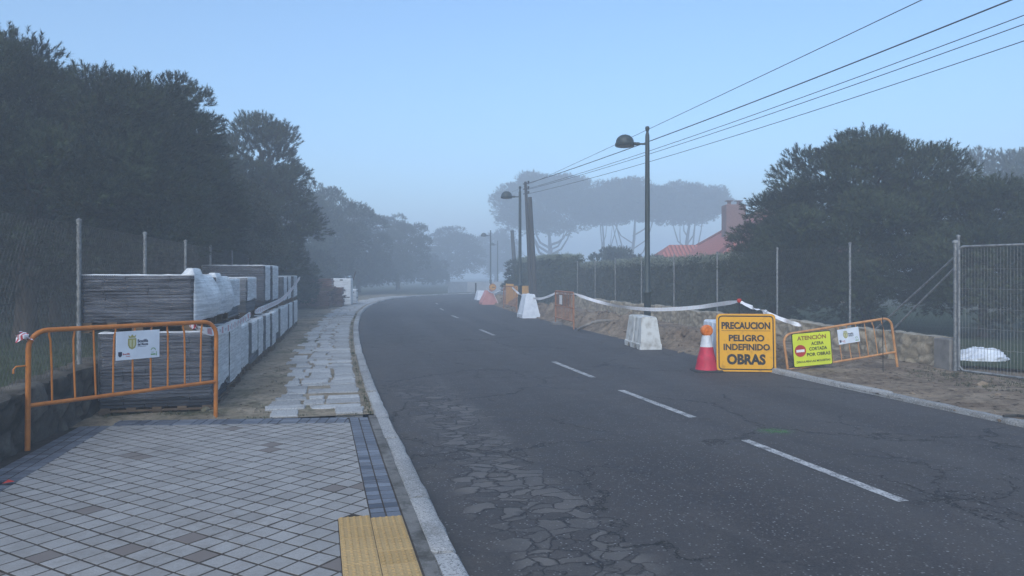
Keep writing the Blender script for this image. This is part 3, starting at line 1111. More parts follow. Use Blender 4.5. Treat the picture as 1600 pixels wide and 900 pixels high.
rubble_wall('stone_wall', (WL(2.0) - .05, 2.0), (WL(46) - .05, 46), 0.36, 0.56, 0.06, M['wall_l'], 'low dark rubble stone wall under the chain link fence beside the paver stacks', seed=3, wob=0.022, hvar=0.05, scale=2.6, relief=.035)
WR = lambda d: 9.8 - 0.186 * d
rw = rubble_wall('stone_wall', (WR(12.75), 12.75), (WR(46), 46), 0.24, 0.52, 0.06, M['wall_r'], 'low tan rubble stone wall behind the dug trench, topped with a pale mortar cap', M['cap'], seed=8, side=-1, wob=0.03, hvar=0.07, scale=3.6, relief=.035)
mb = MB()
mb.bbox((-0.16, -0.19, 0), (0.05, 0.19, 0.55), 0.02)
pr = mb.build('end_pier', M['pier'], rw)
pr.location = (WR(12.58) - 0.02, 12.56, 0.03)
pr.rotation_euler = (0, 0, math.atan(0.186))

# ------------------------------------------------------------------ lawn behind the left fence
vs, fs = [], []
NU, NV = 46, 26
for i in range(NU):
    for j in range(NV):
        d = 1.0 + 62 * (i / (NU - 1)) ** 1.3
        x = WL(d) - 0.2 - 34 * (j / (NV - 1)) ** 1.5
        vs.append((x, d, 0.34 + 0.10 * fbm((x * .25, d * .25, 1), 3) + 0.012 * (WL(d) - x)))
for i in range(NU - 1):
    for j in range(NV - 1):
        fs.append((i * NV + j, i * NV + j + 1, (i + 1) * NV + j + 1, (i + 1) * NV + j))
me = bpy.data.meshes.new('lawn')
me.from_pydata(vs, [], [f[::-1] for f in fs])
tag(link_mesh('lawn', me, M['grass'], None, True), kind='structure')
rr = random.Random(4)
pts = []
for _ in range(5200):
    d = 5 + 26 * rr.random() ** 1.5
    x = WL(d) - 0.4 - 9 * rr.random() ** 1.3
    pts.append(Vector((x, d, 0.33 + 0.10 * fbm((x * .25, d * .25, 1), 3) + 0.012 * (WL(d) - x))))
grass_tufts('lawn_grass', pts, M['weed'], 0.10, 3, 8)
pts = []
for _ in range(260):
    d = rr.uniform(8.2, 30)
    pts.append(Vector((WL(d) + rr.uniform(0.02, 0.25), d, 0.06)))
for _ in range(420):
    s = S_BACK + 22 * rr.random() ** 1.4
    o_ = -rr.choice((0.2, 0.2, rr.uniform(1.25, 1.5), rr.uniform(0.25, 1.3)))
    p = rp(s, o_); p.z = 0.06
    pts.append(p)
for _ in range(150):
    p = Vector((rr.uniform(-4.6, -3.3), rr.uniform(8.3, 8.62), 0.06))
    pts.append(p)
for _ in range(260):
    d = rr.uniform(10.5, 13)
    p = Vector((WR(12.6) - rr.gauss(0.35, 0.5), d - abs(rr.gauss(0.3, .4)), 0.06))
    if p.x > 6.2: pts.append(p)
grass_tufts('verge_weeds', pts, M['weed'], 0.035, 6, 8)


vs, fs = [], []
NU, NV = 40, 16
for i in range(NU):
    d = 12.75 + 36 * (i / (NU - 1)) ** 1.2
    for j in range(NV):
        x = WR(d) + .12 + 16 * (j / (NV - 1)) ** 1.4
        dd = d - (1.9 * min(1, (x - WR(d) - .12) / 2.2) if i == 0 else 0)
        vs.append((x, dd, 0.125 + 0.05 * fbm((x * .6, dd * .6, 5), 3)))
for i in range(NU - 1):
    for j in range(NV - 1):
        fs.append((i * NV + j, i * NV + j + 1, (i + 1) * NV + j + 1, (i + 1) * NV + j))
me = bpy.data.meshes.new('garden_ground')
me.from_pydata(vs, [], fs)
tag(link_mesh('garden_ground', me, M['grass'], None, True), kind='structure')

# ------------------------------------------------------------------ chain link fences
def chain_fence(name, label, line, posts, z0, z1, ztop, off, pitch=0.055, wr=0.0016, group=None, d_end=None, post_r=0.024):
    """line(d)->x of the wall face; off: distance behind it"""
    d0, d1 = posts[0], posts[-1] if d_end is None else d_end
    root = thing(name, label, 'fence', (line(d0) + off, d0, 0), 0, group)
    o = Vector((line(d0) + off, d0, 0))
    P = lambda d, z: Vector((line(d) + off, d, z)) - o
    for k, d in enumerate(posts):
        mb = MB()
        mb.tube([P(d, z0), P(d, z1)], post_r, 10)
        mb.lathe([(post_r * 1.25, z1 - .01), (post_r * 1.25, z1 + .02), (0.006, z1 + .035)], 10, Matrix.Translation(P(d, 0)))
        auto_smooth(mb.build('post', M['galv'], root), 50)
    # woven mesh: two families of straight slanted wires
    A, B = P(d0, 0), P(d1, 0)
    L_ = (B - A).length
    u = (B - A).normalized()
    H = ztop - z0
    vs, fs = [], []
    slope = 0.62                              # horizontal run per unit height
    run = H * slope
    nn = Vector((u.y, -u.x, 0))
    def wire(p, q, r):
        t = (q - p).normalized()
        a = t.cross(nn).normalized()
        i = len(vs)
        for c in (p, q):
            for k in range(3):
                an = 2.094 * k
                vs.append(c + (a * math.cos(an) + nn * math.sin(an)) * r)
        for k in range(3):
            fs.append((i + k, i + (k + 1) % 3, i + 3 + (k + 1) % 3, i + 3 + k))
    x = -run
    while x < L_:
        for sgn in (0, 1):
            a, b = (x, x + run) if sgn == 0 else (x + run, x)
            za, zb = z0, ztop
            # clip to 0..L
            def cl(a, za, b, zb):
                for lim, less in ((0, True), (L_, False)):
                    if (a < lim) == less and (b < lim) == less and a != lim and b != lim: return None
                    if (a < lim) == less and a != lim:
                        t = (lim - a) / (b - a); a, za = lim, za + (zb - za) * t
                    elif (b < lim) == less and b != lim:
                        t = (lim - a) / (b - a); b, zb = lim, za + (zb - za) * t
                return a, za, b, zb
            q = cl(a, za, b, zb)
            if q and abs(q[1] - q[3]) > 0.02:
                wire(A + u * q[0] + Vector((0, 0, q[1])), A + u * q[2] + Vector((0, 0, q[3])), wr)
        x += pitch
    for z in (z0 + .03, (z0 + ztop) / 2, ztop):
        n = max(2, len(posts) * 4)
        for i in range(n):
            t0, t1 = i / n, (i + 1) / n
            wire(A + u * (L_ * t0) + Vector((0, 0, z)), A + u * (L_ * t1) + Vector((0, 0, z)), wr * 1.25)
    me = np_mesh('wire_mesh', np.array([tuple(v) for v in vs]), np.array(fs))
    link_mesh('wire_mesh', me, M['wire'], root)
    return root


chain_fence('chain_link_fence', 'chain link fence on dark stone wall behind the wrapped paver stacks', WL, [3.3, 5.85, 8.36, 10.9, 13.4, 15.6, 18.2, 20.8, 23.4, 26, 28.6, 31.2, 34, 36.8, 39.6, 42.4, 45.2], 0.55, 2.26, 2.22, -0.2, 0.075, 0.0021)
fr_ = chain_fence('chain_link_fence', 'chain link fence on tan stone wall in front of the clipped hedge', WR, [12.62, 15.5, 18.3, 21.5, 24.6, 27.6, 30.6, 33.4, 36.3], 0.5, 2.31, 2.26, 0.17, 0.085, 0.0019)
# slanted braces of the end post
for dz, dd in ((0.0, 2.05), (0.18, 1.45)):
    mb = MB()
    a = Vector((0.0, 0.0, 1.98 - dz))
    b = Vector((WR(12.62 + dd) - WR(12.62) , dd, 0.56))
    a.x -= 0.04; b.x -= 0.05 + dz * .6
    mb.tube([a, b], 0.018, 8)
    auto_smooth(mb.build('brace', M['galv'], fr_), 50)


# ------------------------------------------------------------------ wrapped pallet loads of pavers
ROW_A = math.atan(0.226)
RU = Vector((-math.sin(ROW_A), math.cos(ROW_A), 0))
RV = Vector((math.cos(ROW_A), math.sin(ROW_A), 0))


def load_right(d, inset=0.0):
    return Vector((-1.53 - 0.226 * d - inset, d, 0))


def pallet_load(label, d0, d1, z0, z1, inset=0.0, width=1.22, mat='paver', film_low=0.0, seed=0, bulge=0.0, layer=0.036, open_top=False, yaw=0.0, pallet_h=0.115, skew=0.0, group='pallet loads of pavers along the left fence', side_film=True):
    rr = random.Random(seed)
    depth = (d1 - d0) / math.cos(ROW_A)
    A = load_right(d0, inset) - RV * width         # front left corner
    root = thing('paver_load', label, 'pallet load', (A.x, A.y, z0), ROW_A + yaw, group)
    # pallet
    mb = MB()
    for k in range(5):
        x = 0.02 + (width - 0.14) * k / 4
        mb.box((x, 0.0, pallet_h - .022), (x + .10, depth, pallet_h), c=.5)
    for y in (0.0, depth / 2 - .05, depth - .10):
        mb.box((0.0, y + .002, pallet_h - .045), (width, y + .098, pallet_h - .024))
        for x in (0.004, width / 2 - .06, width - .124):
            mb.box((x, y + .004, .018), (x + .12, y + .096, pallet_h - .047))
    for x in (0.0, width / 2 - .05, width - .10):
        mb.box((x + .001, 0.001, 0.0), (x + .099, depth - .001, .016))
    mb.build('pallet', M['wood'], root)
    # courses
    mb = MB()
    nl = max(2, int((z1 - z0 - pallet_h) / layer))
    lh = (z1 - z0 - pallet_h) / nl
    nc, nr = 5, 3
    for l in range(nl):
        ox, oy = rr.gauss(0, .007), rr.gauss(0, .007)
        t = rr.random()
        for i in range(nc):
            for j in range(nr):
                if 0 < i < nc - 1 and 0 < j < nr - 1 and l < nl - 1: continue
                e = rr.uniform(-.003, .003)
                cw, cd = (width - .04) / nc, (depth - .04) / nr
                x0, y0 = .02 + i * cw + ox + e, .02 + j * cd + oy + e
                zz = pallet_h + .001 + l * lh
                if open_top and l == nl - 1 and rr.random() < .35: continue
                mb.box((x0 + .002, y0 + .002, zz), (x0 + cw - .002, y0 + cd - .002, zz + lh - rr.uniform(.005, .010)), c=min(1, max(0, .6 * t + .4 * rr.random())))
    mb.build('paver_courses', M[mat], root, False, True)
    # stretch film: front, right and left sides, and a fold over the top
    def ripple(x, y, z, a):
        return a * fbm((x * 3 + seed, y * 3, z * 7), 4, .6)
    zb = pallet_h + film_low * (z1 - z0)
    zt = z1 - z0 + 0.004
    vs, fs, mi = [], [], []
    ring = []
    nx_, ny_ = 18, 14
    pth = [(0.0 + width * i / nx_, 0, 'f') for i in range(nx_)] + [(width, depth * i / ny_, 's') for i in range(ny_)] + [(width - width * i / 6, depth, 'b') for i in range(6)] + [(0, depth - depth * i / 6, 'l') for i in range(6)]
    nz = 12
    for k, (x, y, w) in enumerate(pth):
        jag = 0.05 * abs(fbm((k * .35 + seed * 3, 0, 1), 3)) + (skew * (y / depth) if w == 's' else 0)
        for q in range(nz + 1):
            z = zb + jag + (zt - zb - jag) * q / nz
            r = 0.006 + abs(ripple(x, y, z, .012))
            ex_, ey_ = (0, -1) if w == 'f' else ((1, 0) if w == 's' else ((0, 1) if w == 'b' else (-1, 0)))
            bx = 0
            if w == 's' and bulge: bx = bulge * math.sin(math.pi * min(1, y / depth) * .75) * math.sin(math.pi * (0.15 + 0.85 * q / nz))
            vs.append((x + ex_ * r + bx, y + ey_ * r, z))
        for q, ins in ((1, .02), (2, .10 + .04 * rr.random())):
            fx = x + (width / 2 - x) * ins * 1.2
            fy = y + (depth / 2 - y) * ins * 1.2
            vs.append((fx, fy, zt + .004 + .012 * rr.random() + (bulge * .45 if (w == 's' and bulge and y < depth * .5) else 0)))
    m = nz + 3
    n = len(pth)
    for k in range(n):
        k2 = (k + 1) % n
        for q in range(m - 1):
            fs.append((k * m + q, k2 * m + q, k2 * m + q + 1, k * m + q + 1))
            mi.append(0 if pth[k][2] == 'f' and q < nz else 1)
    me = bpy.data.meshes.new('film')
    me.from_pydata(vs, [], fs)
    me.polygons.foreach_set('material_index', mi)
    link_mesh('stretch_film', me, [M['film_f'], M['film_s']], root, True)
    return root


ORD = ['nearest', 'second', 'third', 'fourth', 'fifth', 'sixth', 'seventh', 'eighth', 'ninth', 'tenth', 'eleventh', 'twelfth']
low = [(8.62, 9.78, 'dark grey paver load on the ground just behind the orange barrier'), (9.84, 10.98), (11.3, 12.2), (12.24, 13.12), (13.16, 13.98), (14.3, 15.15), (15.18, 16.0), (16.12, 17.3), (17.36, 18.6), (18.66, 19.9), (19.96, 21.3), (21.9, 23.6)]
names_low = ['dark grey paver load on the ground just behind the orange barrier',
             'second bottom-row paver load from the orange barrier, behind the dark nearest one',
             'third bottom-row paver load from the orange barrier, after a gap showing its grey front',
             'fourth bottom-row load from the orange barrier, grey pavers bare below its short film',
             'fifth bottom-row load from the orange barrier, a narrow one',
             'sixth bottom-row load from the orange barrier, after the second gap',
             'seventh bottom-row load from the orange barrier, below the tall stack',
             'eighth bottom-row load from the orange barrier, with a torn film hem',
             'ninth bottom-row load from the orange barrier, whitely wrapped',
             'tenth bottom-row load from the orange barrier, whitely wrapped under the far top loads',
             'eleventh bottom-row load from the orange barrier, just before the last gap',
             'last bottom-row wrapped load, farthest from the orange barrier']
for i, t in enumerate(low):
    pallet_load(names_low[i], t[0], t[1], 0.065, (0.985 if i < 2 else 0.86), inset=0.0 + R.uniform(-.03, .03) + (0.05 if i in (2, 3) else 0), mat='paver' if i in (0, 1) else 'paver_mid', film_low=(0.10 if i in (0,) else (.2 if i in (3, 7) else .03)), seed=40 + i, skew=0.12 if i == 0 else 0.0, pallet_h=.07 if i == 0 else .115)
ups = [(8.66, 9.86, 0.99, 1.645, .25, .16, .0, 'paver', 'top dark grey paver load above the orange barrier, loose film flaring off its corner'),
       (9.98, 11.1, 0.99, 1.62, .22, .10, .0, 'paver_mid', 'second top load from the orange barrier, film bulging on its side'),
       (11.45, 12.65, 0.865, 1.58, .27, .0, .22, 'paver_mid', 'third top load from the orange barrier, bare pavers below its film'),
       (13.2, 14.6, 0.865, 1.6, .22, .0, .28, 'paver_mid', 'fourth top load from the orange barrier, unevenly filled top'),
       (15.6, 16.7, 0.865, 1.85, .16, .0, .12, 'paver', 'tall top load rising above all the others, front one of the tall pair'),
       (16.78, 18.3, 0.865, 1.86, .12, .0, .1, 'paver', 'tall top load right behind the front one of the tall pair'),
       (19.0, 20.1, 0.865, 1.6, .05, .0, .02, 'paver_mid', 'whitely wrapped top load where the striped tape starts to climb'),
       (20.2, 21.3, 0.865, 1.61, .03, .0, .02, 'paver_mid', 'whitely wrapped top load between the tape and the last stack'),
       (21.9, 23.6, 0.865, 1.62, .0, .0, .02, 'paver_mid', 'farthest top wrapped load, end of the striped tape')]
for i, (a, b, z0, z1, ins, bl, fl, mt, lb) in enumerate(ups):
    pallet_load(lb, a, b, z0, z1, ins, 1.2 if i < 4 else 1.25, mt, fl, 70 + i, bl, open_top=(i == 3))

# farther stacks of red brown pavers with a wrapped one behind
def far_load(label, px0, px1, d, depth, z0, z1, mat, seed, film=False):
    rr = random.Random(seed)
    x0, x1 = (px0 - 800) / F * d, (px1 - 800) / F * d
    w = x1 - x0
    root = thing('paver_load', label, 'pallet load', (x0, d, z0), 0.14, 'paver loads farther up the left verge')
    mb = MB()
    for y in (0, depth - .1):
        mb.box((0, y, 0), (w, y + .1, .1))
    mb.box((0, 0.002, .1), (w, depth, .12))
    mb.build('pallet', M['wood'], root)
    mb = MB()
    nl = max(3, int((z1 - z0 - .12) / .085))
    lh = (z1 - z0 - .12) / nl
    for l in range(nl):
        e = rr.gauss(0, .03)
        for k in range(6):
            mb.box((w * k / 6 + e + .004, e * .5 + rr.uniform(-.02, .02), .122 + l * lh), (w * (k + 1) / 6 + e - .004, depth + e * .5, .122 + (l + 1) * lh - .018), c=rr.random())
    mb.build('paver_courses', M[mat], root, False, True)
    if film:
        mb = MB()
        mb.bbox((-.02, -.02, .05), (w + .03, depth + .02, z1 - z0 + .03), .03)
        mb.build('stretch_film', M['film_s'], root)
    return root


far_load('red brown paver stack beyond the last white wrapped load', 466, 512, 34.5, 1.2, .065, .9, 'paver_brown', 1)
far_load('red brown paver pack lying on the nearer red brown stack', 474, 518, 35.2, 1.2, .9, 1.5, 'paver_brown', 2)
far_load('red brown stack second up the verge, nearer the kerb', 508, 534, 36.6, 1.2, .065, 1.05, 'paver_brown', 3)
far_load('pale wrapped stack behind the red brown pavers', 516, 547, 38.5, 1.2, .065, 1.45, 'paver_mid', 4, True)
far_load('low pale wrapped stack farthest up the left verge', 545, 556, 40.5, 1.0, .065, 0.85, 'paver_mid', 5, True)
mb = MB()
mb.tube([at(541, 471, .07), at(556, 423, .07).lerp(atd(556, 424, 41.0), 1.0)], .03, 6)
a = at(543, 472, .06)
o = mb.build('leaning_pole', M['wood'])
tag(o, 'thin pole leaning on the pale wrapped stack far up the verge', 'pole')


# ------------------------------------------------------------------ pedestrian barriers
def rail_path(w, z0, z1, r, n=6):
    pts = [(0, 0, z0), (0, 0, z1 - r)]
    for k in range(1, n + 1):
        a = math.pi - math.pi / 2 * k / n
        pts.append((r + r * math.cos(a), 0, z1 - r + r * math.sin(a)))
    for k in range(0, n + 1):
        a = math.pi / 2 - math.pi / 2 * k / n
        pts.append((w - r + r * math.cos(a), 0, z1 - r + r * math.sin(a)))
    pts.append((w, 0, z0))
    return pts


def board(parent, x, z, w, h, roll=0.0, y=-0.03):
    """municipal plate with a crest, two lines of name and two small marks"""
    mb = MB()
    mb.box((0, -.004, 0), (w, .004, h))
    pl = mb.build('plate', M['board'], parent)
    pl.location = (x, y, z)
    pl.rotation_euler = (0, -roll, 0)
    mb = MB()
    cx, cz, s_ = w * .355, h * .55, h * .19
    sh = [(-.8, 1), (.8, 1), (.8, -.2), (.55, -.75), (0, -1.05), (-.55, -.75), (-.8, -.2)]
    mb.add([(cx + a * s_, -.0055, cz + b * s_) for a, b in sh[::-1]], [tuple(range(7))], 0)
    mb.add([(cx + a * s_ * .68, -.0065, cz + b * s_ * .74) for a, b in sh[::-1]], [tuple(range(7))], 1)
    mb.add([(cx + a * s_ * .12, -.0072, cz + b * s_ * .7) for a, b in ((-1, -1), (1, -1), (1, 1), (-1, 1))], [(0, 1, 2, 3)], 0)
    cr = [(-.6, 1.1), (.6, 1.1), (.75, 1.65), (.35, 1.35), (0, 1.75), (-.35, 1.35), (-.75, 1.65)]
    mb.add([(cx + a * s_, -.0055, cz + b * s_) for a, b in cr], [tuple(range(7))], 0)
    text_into(mb, 'Boadilla', w * .48, h * .635, w * .245, h * .115, -.0055, 2, .03, True)
    text_into(mb, 'del Monte', w * .48, h * .515, w * .245, h * .10, -.0055, 2, .03, True)
    mb.add([(w * .48 + a, -.0055, h * .425 + b) for a, b in ((0, 0), (w * .2, 0), (w * .2, h * .012), (0, h * .012))], [(0, 1, 2, 3)], 2)
    sx, sz = w * .085, h * .2
    mb.add([(sx + a * h * .085, -.0055, sz + b * h * .09) for a, b in sh[::-1]], [tuple(range(7))], 3)
    text_into(mb, 'Boadilla', w * .145, h * .205, w * .16, h * .06, -.0055, 4, .03, True)
    text_into(mb, 'Avanza', w * .215, h * .125, w * .1, h * .04, -.0055, 4, .03, True)
    arc = [(math.cos(t), math.sin(t)) for t in np.linspace(.2, 2.9, 9)]
    vs = [(w * .85 + c * h * .10, -.0055, h * .25 + s__ * h * .11) for c, s__ in arc] + [(w * .85 + c * h * .075, -.0055, h * .25 + s__ * h * .085) for c, s__ in arc]
    mb.add(vs, [(i + 1, i, i + 9, i + 10) for i in range(8)], 5)
    mb.add([(w * a, -.0055, h * b) for a, b in ((.79, .10), (.90, .10), (.90, .145), (.79, .145))], [(0, 1, 2, 3)], 5)
    mb.add([(w * a, -.0055, h * b) for a, b in ((.915, .07), (.935, .07), (.93, .22), (.92, .22))], [(0, 1, 2, 3)], 5)
    mb.add([(w * a, -.0055, h * b) for a, b in ((.80, .19), (.86, .19), (.86, .205), (.80, .205))], [(0, 1, 2, 3)], 5)
    mats = [M['crest'], M['crest2'], M['navy'], M['navy'], M['red'], M['greenp']]
    for nm, ks in (('crest', (0, 1)), ('name_lettering', (2,)), ('corner_shield', (3,)), ('corner_lettering', (4,)), ('corner_emblem', (5,))):
        sel = [k for k in range(len(mb.f)) if mb.m[k] in ks]
        m2 = MB()
        m2.v, m2.c = mb.v, mb.c
        m2.f, m2.m = [mb.f[k] for k in sel], [ks.index(mb.m[k]) for k in sel]
        ob = m2.build(nm, [mats[k] for k in ks], pl)
        bmx = bmesh.new(); bmx.from_mesh(ob.data)
        bmesh.ops.delete(bmx, geom=[v for v in bmx.verts if not v.link_faces], context='VERTS')
        bmx.to_mesh(ob.data); bmx.free()
    return pl


M['crest'] = simple('olive_print', (0.30, 0.29, 0.09), (0.26, 0.25, 0.08), 8, .5)
M['crest2'] = simple('pale_olive_print', (0.46, 0.47, 0.30), (0.42, 0.43, 0.27), 8, .5)
M['navy'] = simple('navy_print', (0.025, 0.03, 0.06), (0.03, 0.035, 0.07), 8, .5)
M['greenp'] = simple('green_print', (0.10, 0.28, 0.06), (0.09, 0.25, 0.05), 8, .5)


def railing(label, loc, rz, w, mat, z1=1.05, zl=0.42, bars=9, ry=0.0, bent=0.0, legL=0.0, legR=0.0, seed=1, rx=0.0, group=None, feet=False, corner=.16, br=.0095, tr=.0225):
    rr = random.Random(seed)
    root = thing('pedestrian_barrier', label, 'barrier', loc, rz, group, rx, ry)
    mb = MB()
    mb.tube(rail_path(w, zl - .12, z1, corner), tr, 12)
    auto_smooth(mb.build('frame', M[mat], root), 60)
    mb = MB()
    mb.tube([(0, 0, zl + 0.0), (w, 0, zl)], tr * .88, 12)
    auto_smooth(mb.build('bottom_rail', M[mat], root), 60)
    for k, (x, ex_) in enumerate(((0, legL), (w, legR))):
        mb = MB()
        mb.tube([(x, 0, zl - .121), (x, 0, ex_)], tr, 12)
        auto_smooth(mb.build('leg', M[mat], root), 60)
    for i in range(bars):
        x = w * (i + 1) / (bars + 1)
        b = rr.gauss(0, bent)
        b2 = rr.gauss(0, bent * .6)
        zt_ = z1 - (0 if corner < x < w - corner else 0.0)
        mb = MB()
        mb.tube([(x + b, 0, zt_ - .012), (x + b * .9, 0, zt_ - .05), (x + b * .3, 0, zt_ - .10), (x - b2 * .4, 0, (z1 + zl) / 2), (x - b2, 0, zl + .01)], br, 8)
        auto_smooth(mb.build('bar', M[mat], root), 60)
    if feet:
        for x in (0, w):
            mb = MB()
            mb.bbox((x - .12, -.3, 0.0), (x + .12, .3, .07), .02)
            mb.build('foot', M['rubber'], root)
    return root


A = at(43, 704, SIDE_Z)
B = at(337, 650, SIDE_Z)
d_ = B - A
w_ = d_.length
bar1 = railing('orange steel barrier in front of the wrapped paver stacks, white plate on it', A, math.atan2(d_.y, d_.x), w_, 'orange', 1.07, .40, 9, ry=0.008, bent=.018, seed=5)
board(bar1, w_ * .405, .735, w_ * .235, .235 * w_ * .64 * .98, 0.0, y=-.026)
# hook on the side of the frame
mb = MB()
mb.tube([(-.02, 0, .76), (-.10, 0, .76), (-.12, 0, .735), (-.12, 0, .70)], .008, 6)
auto_smooth(mb.build('hook', M['orange'], bar1), 60)

# tipped barrier by the kerb on the right
A = at(1231, 582, 0.0)
B = atd(1399, 550, 12.75)
rz_ = math.atan2(B.y - A.y, B.x - A.x)
w_ = math.hypot(B.x - A.x, B.y - A.y)
tilt = math.atan2(B.z - 0.045, w_)
w2_ = w_ / math.cos(tilt)
zl_ = .40
org = Vector((A.x, A.y, 0.045)) + Vector((math.cos(rz_) * math.sin(tilt) * zl_, math.sin(rz_) * math.sin(tilt) * zl_, -math.cos(tilt) * zl_))
bar2 = railing('faded orange barrier tipped sideways at the kerb end, carrying a lime sign', org, rz_, w2_, 'tan', 1.0, zl_, 11, ry=-tilt, bent=.012, legL=.32, legR=.12, seed=9, corner=.14, tr=.021, br=.0085)
board(bar2, w2_ * .485, .685, .385, .255, 0.0, y=-.026)

# lime sign hung on it
sg = thing('warning_sign', 'lime yellow sign reading ATENCION with a no entry disc, hung on the tipped barrier', 'sign', (0, 0, 0))
sw, sh_ = .70, .58
sg.location = org + Matrix.Rotation(rz_, 3, 'Z') @ (Matrix.Rotation(-tilt, 3, 'Y') @ Vector((w2_ * .045, -.04, .425)))
sg.rotation_euler = (0, -tilt * .55, rz_)
mb = MB()
mb.prism(rrect(0, 0, sw, sh_, .03), -.006, .006)
mb.build('panel', M['black'], sg)
mb = MB()
mb.prism(rrect(.012, .012, sw - .012, sh_ - .012, .025), -.0085, -.0065)
mb.build('face', M['lime'], sg)
mb = MB()
text_into(mb, 'ATENCIÓN', sw * .50, sh_ * .855, sw * .74, sh_ * .155, -.0105, 0, .03)
mb.build('heading', M['brownprint'], sg)
mb = MB()
text_into(mb, 'ACERA', sw * .64, sh_ * .66, sw * .32, sh_ * .10, -.0105, 0, .03)
text_into(mb, 'CORTADA', sw * .65, sh_ * .505, sw * .46, sh_ * .10, -.0105, 0, .03)
text_into(mb, 'POR OBRAS', sw * .655, sh_ * .345, sw * .60, sh_ * .10, -.0105, 0, .03)
text_into(mb, 'DISCULPEN LAS MOLESTIAS', sw * .51, sh_ * .15, sw * .86, sh_ * .06, -.0105, 0, .03)
mb.build('lettering', M['black'], sg)
mb = MB()
cx, cz, r_ = sw * .195, sh_ * .475, sh_ * .175
mb.add([(cx + r_ * math.cos(a), -.0100, cz + r_ * math.sin(a)) for a in np.linspace(0, 2 * math.pi, 29)[:-1]], [tuple(range(28))], 0)
mb.add([(cx + a * r_ * .72, -.0115, cz + b * r_ * .22) for a, b in ((-1, -1), (1, -1), (1, 1), (-1, 1))], [(0, 1, 2, 3)], 1)
mb.build('no_entry_disc', [M['red'], M['white']], sg)
# ------------------------------------------------------------------ big yellow sign
P0 = at(1166, 582, 0)
ys = thing('works_sign', 'square yellow works sign reading PRECAUCION, propped at the road edge', 'sign', (P0.x, P0.y, 0.0), math.radians(-6), None, math.radians(-4))
S_ = 0.985
mb = MB()
mb.prism(rrect(-S_ / 2, 0.01, S_ / 2, S_ + .01, .075, 8), -.012, .02)
mb.build('panel', M['tan'], ys)
mb = MB()
mb.prism(rrect(-S_ / 2 + .006, .016, S_ / 2 - .006, S_ + .004, .07, 8), -.0155, -.0125)
mb.build('face', M['sign_yellow'], ys)
mb = MB()
o1, o2 = rrect(-S_ / 2 + .032, .042, S_ / 2 - .032, S_ - .022, .065, 8), rrect(-S_ / 2 + .052, .062, S_ / 2 - .052, S_ - .042, .05, 8)
n_ = len(o1)
mb.add([(x, -.0175, z) for x, z in o1] + [(x, -.0175, z) for x, z in o2], [(i, (i + 1) % n_, n_ + (i + 1) % n_, n_ + i) for i in range(n_)])
text_into(mb, 'PRECAUCION', 0, S_ * .805, S_ * .82, S_ * .125, -.0175, 0, .045)
mb.box((-S_ * .41, -.0185, S_ * .713), (S_ * .41, -.0165, S_ * .719))
text_into(mb, 'PELIGRO', 0.01, S_ * .59, S_ * .60, S_ * .115, -.0175, 0, .04)
text_into(mb, 'INDEFINIDO', 0.01, S_ * .435, S_ * .78, S_ * .115, -.0175, 0, .04)
text_into(mb, 'OBRAS', 0, S_ * .225, S_ * .65, S_ * .185, -.0175, 0, .05)
mb.build('lettering', M['black'], ys)
for sx in (-.3, .3):
    mb = MB()
    mb.tube([(sx, .03, S_ * .8), (sx, .26, .0)], .012, 6)
    mb.build('prop', M['galv'], ys)


# ------------------------------------------------------------------ water filled plastic blocks
def block(label, loc, rz, L_, wb, wt, lt, h, mat, grooves=3, group='plastic road barriers along the trench'):
    """L along x, sloping all round, fork slots at the foot"""
    root = thing('plastic_barrier', label, 'road barrier', loc, rz, group)
    mb = MB()
    hb = h * .16
    xs = []
    # cross sections along x with grooves pressed into the long sides
    N = 26
    def sec(t):
        x = -L_ / 2 + L_ * t
        top = -lt / 2 + lt * t
        return x, top
    vs, fs = [], []
    for i in range(N + 1):
        t = i / N
        x, xt = sec(t)
        gdep = 0.0
        for g_ in range(1, grooves + 1):
            c = g_ / (grooves + 1)
            gdep = max(gdep, .04 * max(0, 1 - abs(t - c) / .03))
        slot = 0.45 * hb + 0.6 * hb if (.20 < t < .36 or .64 < t < .80) else 0
        yb, yt = wb / 2, wt / 2
        prof = [(-yb, slot * .7, x), (-yb, hb, x), (-yb + .02 + gdep, hb + .02, x + (xt - x) * .05), (-yt - .01 + gdep, h - .03, x + (xt - x) * .96), (-yt + .02, h, xt), (yt - .02, h, xt), (yt + .01 - gdep, h - .03, x + (xt - x) * .96), (yb - .02 - gdep, hb + .02, x + (xt - x) * .05), (yb, hb, x), (yb, slot * .7, x)]
        vs += [(xx, y, z) for y, z, xx in prof]
    m = 10
    for i in range(N):
        for j in range(m - 1):
            fs.append((i * m + j, (i + 1) * m + j, (i + 1) * m + j + 1, i * m + j + 1))
        fs.append((i * m + m - 1, (i + 1) * m + m - 1, (i + 1) * m, i * m))
    fs += [tuple(range(m)), tuple(N * m + j for j in range(m - 1, -1, -1))]
    mb.add(vs, [f[::-1] for f in fs])
    auto_smooth(mb.build('body', M[mat], root), 28)
    mb = MB()
    mb.lathe([(.05, h - .002), (.05, h + .018), (.03, h + .022)], 12)
    mb.build('filler_cap', M[mat], root)
    mb = MB()
    mb.box((-L_ / 2 - .02, -.045, hb * 1.02), (-L_ / 2 + .03, .045, hb * 1.35))
    mb.build('drain_plug', M[mat], root)
    return root


